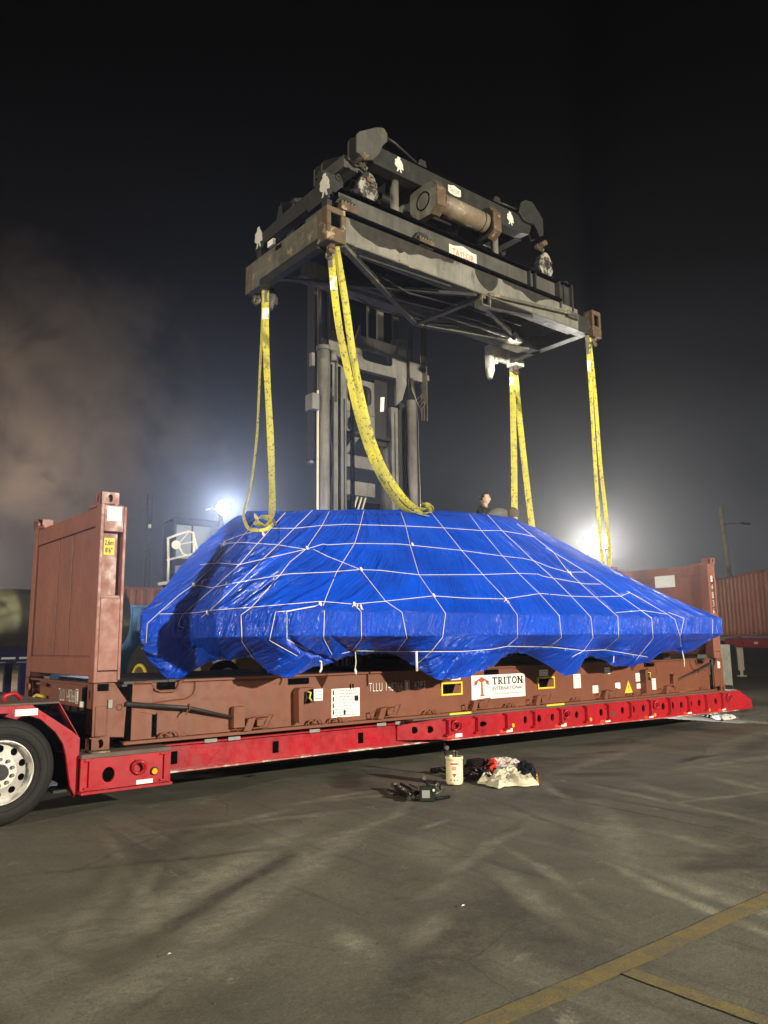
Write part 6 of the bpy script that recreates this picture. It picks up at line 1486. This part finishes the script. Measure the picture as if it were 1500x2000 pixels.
def ellipsoid(c, r, axes=None, n=20, m=14, fn=None):
    mb = MB(); vs = []; c = Vector(c)
    A = axes or (Vector((1,0,0)), Vector((0,1,0)), Vector((0,0,1)))
    for j in range(m+1):
        ph = math.pi*j/m
        for i in range(n):
            th = 2*math.pi*i/n; v = Vector((math.sin(ph)*math.cos(th), math.sin(ph)*math.sin(th), math.cos(ph)))
            q = Vector((v.x*r[0], v.y*r[1], v.z*r[2]))
            if fn: q = fn(v, q)
            vs.append(c+A[0]*q.x+A[1]*q.y+A[2]*q.z)
    fs = [(j*n+i, j*n+(i+1) % n, (j+1)*n+(i+1) % n, (j+1)*n+i) for j in range(m) for i in range(n)]
    return mb.add(vs, fs, True)
def person_standing():
    Y = 2.05; hc = at(947, 974, 1, Y)        # head centre
    t = thing('person', 'person in a black jacket with short black hair behind the top of the tarp', 'person', (hc.x, Y, 1.25), )
    f = Vector((.45,-.89,0)).normalized(); s = Vector((-f.y, f.x, 0)); up = Vector((0,0,1))   # faces right and toward us
    s = f.cross(up).normalized()
    sx = lambda a, b_, z: Vector((hc.x, Y, hc.z))+s*a+f*b_+up*z
    # torso, arms and legs as one surface, standing on the deck behind the load
    fl = 1.25-hc.z
    J = [(sx(0,-.02,-.95*1.0),(.17,.13)), (sx(0,-.02,-.62),(.18,.13)), (sx(0,-.02,-.34),(.19,.12)), (sx(0,-.02,-.20),(.12,.09)), (sx(0,.0,-.145),(.060,.060)),
         (sx(-.19,-.02,-.24),.080), (sx(-.27,.03,-.58),.052), (sx(-.22,.22,-.74),.038), (sx(.19,-.02,-.24),.080), (sx(.27,.03,-.58),.052), (sx(.22,.24,-.72),.038),
         (sx(-.11,0,-1.10),.10), (sx(-.12,.02,-1.55),.068), (sx(-.12,0,-1.98),.05), (sx(.11,0,-1.10),.10), (sx(.12,.02,-1.55),.068), (sx(.12,0,-1.98),.05),
         (sx(-.12,.14,-2.02),.045), (sx(.12,.14,-2.02),.045)]
    skin_body('body', J, [(0,1),(1,2),(2,3),(3,4),(2,5),(5,6),(6,7),(2,8),(8,9),(9,10),(0,11),(11,12),(12,13),(0,14),(14,15),(15,16),(13,17),(16,18)], MT['blackcloth'], t)
    # something to stand on: box step on the deck
    A = (s, f, up)
    def face(v, q):
        if v.y > 0: q.y *= .94
        if v.z < 0: q.x *= 1-.28*(-v.z)**1.5; q.y *= 1-.10*(-v.z)
        if v.y > .1 and v.z < -.35: q.y += .010
        return q
    hd = ellipsoid(sx(0,0,0), (.078,.098,.122), A, 28, 20, face).build('head', MT['skin'], t)
    MB().tube([sx(0,-.01,-.20), sx(0,.0,-.07)], .052, 12).build('neck', MT['skin'], t)
    MB().add([sx(0,.094,.02), sx(-.016,.092,-.035), sx(.016,.092,-.035), sx(0,.120,-.032), sx(0,.088,-.042)], [(0,1,3),(0,3,2),(1,4,3),(3,4,2)], True).build('nose', MT['skin'], hd)
    for a in (-.031, .031):
        ellipsoid(sx(a,.088,.012), (.013,.006,.006), A, 10, 8).build('eye', MT['hair'], hd)
        MB().tube([sx(a*.5,.096,.036), sx(a*1.5,.088,.034)], .0038, 5).build('eyebrow', MT['hair'], hd)
        ellipsoid(sx(a*2.55,-.005,-.005), (.010,.018,.030), A, 10, 8).build('ear', MT['skin'], hd)
    MB().tube([sx(-.02,.090,-.066), sx(0,.095,-.064), sx(.02,.090,-.066)], .005, 6).build('mouth', MT['lips'], hd)
    def hr(v, q):
        k = 1.0+.05*math.sin(9*math.atan2(v.y, v.x)+v.z*7)
        lim = -.10 if v.y > .2 else -.62
        if v.y > .2 and v.z < .42: q = q*.86
        elif v.z < -.45: q = q*.80
        return Vector((q.x*k, q.y*k, q.z))
    ellipsoid(sx(0,-.010,.020), (.086,.100,.118), A, 34, 22, hr).build('hair', MT['hair'], t)
    MB().tube([sx(-.07,.03,-.22), sx(0,.07,-.24), sx(.07,.03,-.22)], .012, 8).build('collar', MT['blackcloth'], t)
    return t
MT['lips'] = plain('lips', (.4,.16,.12), .5)
def person_bent():
    Y = 1.75; c = at(985, 1003, 1, Y); X = at(960, 1010, 1, Y); e = at(1000, 1004, 1, Y-.1)
    t = thing('person', 'person in a grey hoodie bending down over the top of the tarp', 'person', (X.x, Y+.2, 1.25))
    f = Vector((.80,-.60,0)); up = Vector((0,0,1)); s = Vector((.6,.8,0))
    B0 = X+Vector((0,.25,-.12)); sh = at(992, 1006, 1, Y)
    J = [(B0,(.17,.15)), (B0.lerp(sh,.33)+up*.11,(.17,.15)), (B0.lerp(sh,.7)+up*.10,(.17,.14)), (sh+up*.0,(.13,.12)), (sh+f*.13-up*.05,.065),
         (sh+s*-.10+f*.03-up*.16,.06), (at(1003,1022,1,Y-.75),.04), (sh+s*.18-up*.15,.06), (sh+s*.2+f*.1-up*.40,.04),
         (B0-s*.12-up*.40,.10), (B0-s*.12-up*.95,.065), (Vector((B0.x-.1,B0.y-.08,1.30)),.05), (B0+s*.12-up*.40,.10), (B0+s*.12-up*.95,.065), (Vector((B0.x+.1,B0.y+.1,1.30)),.05)]
    skin_body('body', J, [(0,1),(1,2),(2,3),(3,4),(3,5),(5,6),(3,7),(7,8),(0,9),(9,10),(10,11),(0,12),(12,13),(13,14)], MT['greycloth'], t)
    h = at(1001, 1003, 1, Y-.12)
    ellipsoid(h+Vector((.0,-.01,-.03)), (.08,.09,.10), None, 22, 16).build('head', MT['skin'], t)
    ellipsoid(h+Vector((.0,.0,.0)), (.108,.115,.122), None, 22, 16).build('hood', MT['brownhood'], t)
    g = at(1004, 1025, 1, Y-.78)
    gl = ellipsoid(g, (.045,.03,.06), None, 14, 10)
    for k in range(4): gl.tube([g+Vector((-.03+k*.02,-.01,-.04)), g+Vector((-.03+k*.022,-.03,-.085)), g+Vector((-.028+k*.022,-.03,-.12))], .0095, 6)
    gl.tube([g+Vector((-.04,-.01,0)), g+Vector((-.07,-.03,-.03)), g+Vector((-.075,-.03,-.06))], .011, 6)
    gl.build('glove', MT['paleglove'], t)
person_standing(); person_bent()
def deck_step():
    p = at(947, 974, 1, 2.05)
    t = thing('platform_step', 'dark work platform hidden behind the wrapped load', 'platform', (p.x, 2.1, 1.25))
    MB().box(p.x-.6, p.x+1.4, 1.95, 2.4, 1.9, 1.95).build('tread', MT['mastdark'], t)
# ---------------------------------------------------------------- things on the ground
GZ = .0
def tub():
    p = at(888, 1531, 2, GZ); x, y = p.x, p.y
    t = thing('plastic_tub', 'cream plastic tub with a red printed label standing on the ground', 'tub', (x, y, 0))
    r = .098; h = .31; prof = [(r*.90,.004),(r*.97,.02),(r,.05),(r,h-.05),(r*1.0,h-.035),(r*1.07,h-.03),(r*1.07,h-.004),(r*1.0,h),(r*.92,h-.003),(r*.90,h-.10),(.001,h-.10)]
    n = 36; vs = []; fs = []
    for i in range(n):
        a = 2*math.pi*i/n
        for rr, z in prof: vs.append((x+rr*math.cos(a), y+rr*math.sin(a), z))
    m = len(prof)
    for i in range(n):
        j = (i+1) % n
        for k in range(m-1): fs.append((i*m+k, i*m+k+1, j*m+k+1, j*m+k))
    MB().add(vs, fs, True).build('tub_body', MT['tub'], t)
    to = math.atan2(CAM.y-y, CAM.x-x)
    def arc(a0, a1, z0, z1, name, mat, rr=.0018, k=12):
        v = []; 
        for i in range(k+1):
            a = to+a0+(a1-a0)*i/k; v += [(x+(r+rr)*math.cos(a), y+(r+rr)*math.sin(a), z0), (x+(r+rr)*math.cos(a), y+(r+rr)*math.sin(a), z1)]
        return MB().add(v, [(2*i,2*i+2,2*i+3,2*i+1) for i in range(k)], True).build(name, mat, t)
    arc(-.75, .75, .03, .262, 'label', MT['tublabel'])
    arc(-.42, .5, .225, .243, 'print', MT['redprint'], .003); arc(-.25, .25, .165, .205, 'print', MT['pinkprint'], .003)
    for i in range(4): arc(-.22+.05*i, .25-.06*i, .118-.009*i, .127-.009*i, 'print', MT['brownprint'] if i else MT['redprint'], .003)
    for a0 in (-.5, -.1, .25): arc(a0, a0+.2, .045, .066, 'print', MT['grey'], .003)
    # tools standing in it
    tl = thing('hand_tools', 'dark hand tools sticking out of the cream tub', 'tools', (x, y, h-.1))
    r_ = random.Random(5)
    for i in range(6):
        a = r_.uniform(0, 6.28); q = r_.uniform(.01, .06); p0 = Vector((x+q*math.cos(a), y+q*math.sin(a), h-.095)); p1 = p0+Vector((r_.uniform(-.02,.02), r_.uniform(-.02,.02), r_.uniform(.11,.155)))
        MB().cyl(p0, p1, .014, 8).cyl(p1, p1+Vector((0,0,.012)), .02, 8).build('tool_handle', MT[('brass','rust','black')[i % 3]], tl)
MT['tub'] = plain('cream_plastic', (.78,.70,.42), .4, var=.05); MT['tublabel'] = plain('cream_label', (.80,.72,.48), .5, var=.05)
MT['pinkprint'] = plain('pink_print', (.7,.35,.28), .5); MT['brownprint'] = plain('brown_print', (.25,.12,.05), .5)
tub()
def jack():
    b_ = at(873, 1514, 2, GZ); tp = at(871, 1452, 1, b_.y)
    t = thing('trolley_jack', 'black trolley jack with its long handle upright beside the cream tub', 'jack', (b_.x, b_.y, 0))
    MB().tube([(b_.x, b_.y, .06), (b_.x-.01, b_.y, .25), (tp.x, b_.y+.03, tp.z)], .017, 8).build('handle', MT['black'], t)
    MB().cyl((b_.x, b_.y-.02, .36*.9), (b_.x, b_.y+.02, .36*.9), .028, 8).build('handle_joint', MT['brass'], t)
    for s in (-.05, .05): MB().box(b_.x+s-.008, b_.x+s+.008, b_.y-.10, b_.y+.12, .03, .065).build('side_frame', MT['black'], t, .003)
    for dy in (-.15, .2): MB().cyl((b_.x-.07, b_.y+dy, .035), (b_.x+.07, b_.y+dy, .035), .034, 16).build('wheel', MT['black'], t)
    q = at(857, 1503, 2, .03); MB().tube([(b_.x-.05, b_.y, .06), (q.x, q.y, .05)], .012, 6).build('lever', MT['brass'], t)
jack()
def tools():
    c = at(815, 1553, 2, GZ); t = thing('load_binders', 'tangle of black ratchet load binders with a square tag on the ground', 'load binders', (c.x, c.y, 0))
    def rod(pxs, r, zs, mat='black'):
        MB().tube([at(px, py, 2, z) for (px, py), z in zip(pxs, zs)], r, 8).build('binder_bar', MT[mat], t)
    rod([(770,1533),(782,1545),(800,1558)], .020, (.05,.05,.03)); rod([(783,1531),(800,1540),(812,1552)], .016, (.06,.04,.03))
    rod([(826,1521),(836,1533),(846,1545)], .016, (.16,.09,.04)); rod([(768,1552),(790,1548),(815,1546)], .014, (.03,.04,.05))
    rod([(845,1553),(862,1545),(858,1530)], .016, (.03,.05,.10), 'brass'); rod([(850,1560),(865,1558),(878,1556)], .016, (.03,.02,.02))
    rod([(800,1561),(812,1548),(826,1548),(842,1550)], .022, (.03,.07,.06,.05)); rod([(766,1534),(775,1530)], .026, (.06,.07), 'brass'); rod([(824,1522),(829,1519)], .026, (.16,.18), 'brass')
    rod([(798,1560),(808,1556)], .022, (.035,.04), 'brass'); rod([(850,1528),(858,1533)], .026, (.11,.10))
    rod([(757,1543),(775,1548),(790,1556)], .009, (.012,.02,.02)); rod([(800,1532),(818,1540),(812,1552),(803,1545)], .010, (.05,.07,.04,.05), 'brass')
    for k in range(7):
        q = at(782+k*3.4, 1540+k*2.4, 2, .045+.01*(k % 2)); MB().torus(q, (k % 2, 1-(k % 2), .3), .024, .007, 10, 5).build('chain_link', MT['brass'], t)
    for k in range(6):
        q = at(846+k*1.5, 1552-k*4, 2, .05+.012*k); MB().torus(q, (k % 2, 1-(k % 2), .3), .024, .007, 10, 5).build('chain_link', MT['brass'], t)
    P = at(836, 1566, 2, GZ); to = Vector((CAM.x-P.x, CAM.y-P.y, 0)).normalized(); s = Vector((-to.y, to.x, 0))
    bx = MB().beam(P+s*.085+Vector((0,0,.075))-to*.04, P-s*.085+Vector((0,0,.075))-to*.04, .08, .145).build('ratchet_case', MT['darkgreen'], t, .006)
    MB().beam(P-s*.06+Vector((0,0,.075))+to*.002, P+s*.02+Vector((0,0,.075))+to*.002, .004, .075).build('tag_plate', MT['grey'], bx)
    MB().cyl(P+s*.06+Vector((0,0,.115))+to*.0, P+s*.06+Vector((0,0,.115))+to*.012, .012, 10).build('rivet', MT['white'], bx)
MT['darkgreen'] = plain('dark_green_steel', (.012,.022,.014), .5)
tools()
def cloth(name, outline, hts, seed, mat, parent=None, z0=.012, lumps=7, hscale=.12):
    """crumpled sheet: outline in photo pixels unprojected to the ground, domed and folded"""
    P = [at(px, py, 2, 0) for px, py in outline]; c = sum(P, Vector())/len(P); n = 150; rg = 34
    def rim(a):
        best = None
        for i in range(len(P)):
            p, q = P[i]-c, P[(i+1) % len(P)]-c; d = Vector((math.cos(a), math.sin(a), 0)); den = d.x*(q.y-p.y)-d.y*(q.x-p.x)
            if abs(den) < 1e-9: continue
            t = (p.x*(q.y-p.y)-p.y*(q.x-p.x))/den; u = (p.x*d.y-p.y*d.x)/den
            if t > 0 and 0 <= u <= 1: best = max(best or 0, t)
        return best or .05
    vs = [(c.x, c.y, z0+hts)]; A_, R_ = [], []
    for j in range(1, rg+1):
        for i in range(n):
            a = 2*math.pi*i/n; r = rim(a)*(1+.05*math.sin(a*7+seed)+.035*math.sin(a*13+2*seed))*j/rg; A_.append((c.x+r*math.cos(a), c.y+r*math.sin(a), j/rg))
    A_ = np.array(A_); f = A_[:,2]
    wx = A_[:,0]+.06*vnoise(A_[:,0]*9, A_[:,1]*9, seed+5); wy = A_[:,1]+.06*vnoise(A_[:,0]*9+5, A_[:,1]*9, seed+6)
    hh = hts*np.clip(1-f**3, 0, 1)*(.15+1.0*vnoise(wx*7+seed, wy*7, seed))+(ridged(wx*13, wy*13+seed, seed+1, 2)**1.2)*hscale*.50*np.clip((1-f)*6, .15, 1)+ridged(wx*20, wy*20, seed+2, 2)*.02*np.clip((1-f)*6, .1, 1)
    for (x, y, _), z in zip(A_, hh): vs.append((x, y, z0+z))
    fs = [(0, 1+i, 1+(i+1) % n) for i in range(n)]+[(1+j*n+i, 1+j*n+(i+1) % n, 1+(j+1)*n+(i+1) % n, 1+(j+1)*n+i) for j in range(rg-1) for i in range(n)]
    # fold the hem under
    b = len(vs)-n; vs += [(vs[b+i][0], vs[b+i][1], .004) for i in range(n)]; fs += [(b+i, b+(i+1) % n, b+n+(i+1) % n, b+n+i) for i in range(n)]
    return MB().add(vs, fs, True).build(name, mat, parent)
def clothes():
    GR = 'clothes and rags heaped beside the cream tub'
    MT['cloth_w'] = plain('cream_cloth', (.62,.58,.42), .9, var=.15, scale=5); MT['cloth_p'] = plain('white_pink_cloth', (.66,.58,.52), .9, var=.15); MT['cloth_r'] = plain('bright_red_cloth', (.75,.06,.03), .8, var=.15)
    MT['cloth_dr'] = plain('dark_red_cloth', (.16,.012,.02), .8, var=.3); MT['cloth_k'] = plain('black_cloth', (.008,.009,.013), .85); MT['gloss_k'] = plain('black_plastic_bag', (.01,.01,.011), .25, var=.3)
    tag(cloth('black_jacket', [(1000,1528),(1010,1503),(1025,1498),(1042,1510),(1050,1520),(1048,1530),(1020,1533)], .12, 4, MT['cloth_k'], hscale=.08), 'black jacket lying at the right end of the clothes heap', 'jacket', GR)
    tag(cloth('white_shirt', [(942,1496),(955,1491),(985,1490),(1010,1492),(1023,1500),(1018,1512),(990,1514),(968,1512),(950,1506)], .09, 7, MT['cloth_p'], hscale=.10), 'crumpled white shirt at the back of the clothes heap', 'shirt', GR)
    tag(cloth('dark_red_bag', [(948,1496),(958,1493),(966,1500),(960,1510),(950,1506)], .10, 9, MT['cloth_dr'], hscale=.05), 'dark red cloth at the left of the white shirt', 'cloth', GR)
    tag(cloth('red_cloth', [(950,1507),(955,1500),(968,1497),(975,1503),(971,1512),(955,1514)], .11, 11, MT['cloth_r'], hscale=.05), 'bright red cloth folded over the white shirt', 'cloth', GR)
    tag(cloth('cream_cloth', [(936,1530),(948,1521),(958,1523),(966,1515),(985,1511),(1000,1504),(1012,1507),(1020,1520),(1050,1527),(1050,1534),(1020,1537),(985,1536),(975,1541),(962,1537),(948,1535)], .07, 13, MT['cloth_w'], hscale=.13), 'large cream work cloth crumpled at the front of the heap', 'cloth', GR)
    tag(cloth('orange_patch', [(1045,1520),(1049,1515),(1052,1528),(1048,1533)], .05, 17, MT['amber'], hscale=.02), 'small orange tip of cloth at the right end of the heap', 'cloth', GR)
    t = thing('strap_heap', 'black straps and webbing tangled between the tub and the clothes', 'straps', tuple(at(925, 1505, 2, 0)), GR)
    r_ = random.Random(8)
    for k in range(13):
        a = (r_.uniform(905,945), r_.uniform(1496,1514)); pts = [a]
        for i in range(3): pts.append((pts[-1][0]+r_.uniform(-14,16), min(1518, max(1494, pts[-1][1]+r_.uniform(-6,6)))))
        MB().tube(smooth_path([at(px, py, 2, .02+r_.uniform(0,.07)) for px, py in pts], 5), r_.uniform(.010,.022), 6).build('strap', MT['gloss_k'], t)
    b = at(935, 1503, 2, 0); MB().box(b.x-.14, b.x+.10, b.y-.05, b.y+.10, .03, .13).build('case', MT['gloss_k'], t, .02)
    # light scrap beyond the rear of the trailer
    tag(cloth('white_sheeting', [(1374,1399),(1384,1393),(1396,1396),(1410,1399),(1440,1402),(1425,1406),(1410,1408),(1395,1405)], .04, 21, MT['zebra'], hscale=.06), 'crumpled black and white sheeting on the ground behind the trailer', 'sheeting')
def zebra():
    m, nt, b = newmat('black_and_white_sheeting'); f = noise(nt, 3.5, 2, .5, (1,.35,1), (0,0,.6), dist=1.5)
    nt.links.new(mixc(nt, ramp(nt, f, .49, .51), (.75,.74,.70), (.012,.012,.013)), b.inputs['Base Color']); b.inputs['Roughness'].default_value = .5; return m
MT['zebra'] = zebra()
clothes()
# scattered grit and scraps near the camera
def grit():
    r_ = random.Random(21); mb = MB()
    for i in range(700):
        x = r_.uniform(-3, 9); y = r_.uniform(-6.8, .5)
        if i % 3 == 0:
            cx, cy = ((.2,-3.4),(1.3,-4.3),(2.8,-3.6),(-.6,-4.2),(4,-3.2),(1.8,-2.6))[i % 6]; x = r_.gauss(cx, .45); y = r_.gauss(cy, .3)
        s = abs(r_.gauss(0, .0022))+.0012; a = r_.uniform(0, 6.28)
        v = [(x+s*math.cos(a+k*1.57)*r_.uniform(.7,1.3), y+s*math.sin(a+k*1.57)*r_.uniform(.7,1.3), .001) for k in range(4)]+[(x, y, s*r_.uniform(.5,1.1))]
        mb.add(v, [(0,1,4),(1,2,4),(2,3,4),(3,0,4)])
    struct(mb.build('grit', MT['gritm']), 'stuff')
MT['gritm'] = plain('pale_grit', (.14,.13,.10), .9, var=.4, scale=3)
grit()
for i, (px, py, w) in enumerate(((331,1867,.013),(905,1772,.018))):
    p = at(px, py, 2, 0)
    MB().add([(p.x-w,p.y,.009),(p.x,p.y-w*.3,.012),(p.x+w,p.y+w*.1,.009),(p.x,p.y+w*.35,.016)], [(0,1,2,3)]).build('paper_scrap', MT['cream']).update_tag()
    o = bpy.data.objects['paper_scrap' if i == 0 else 'paper_scrap.%03d' % i]; o['kind'] = 'stuff'
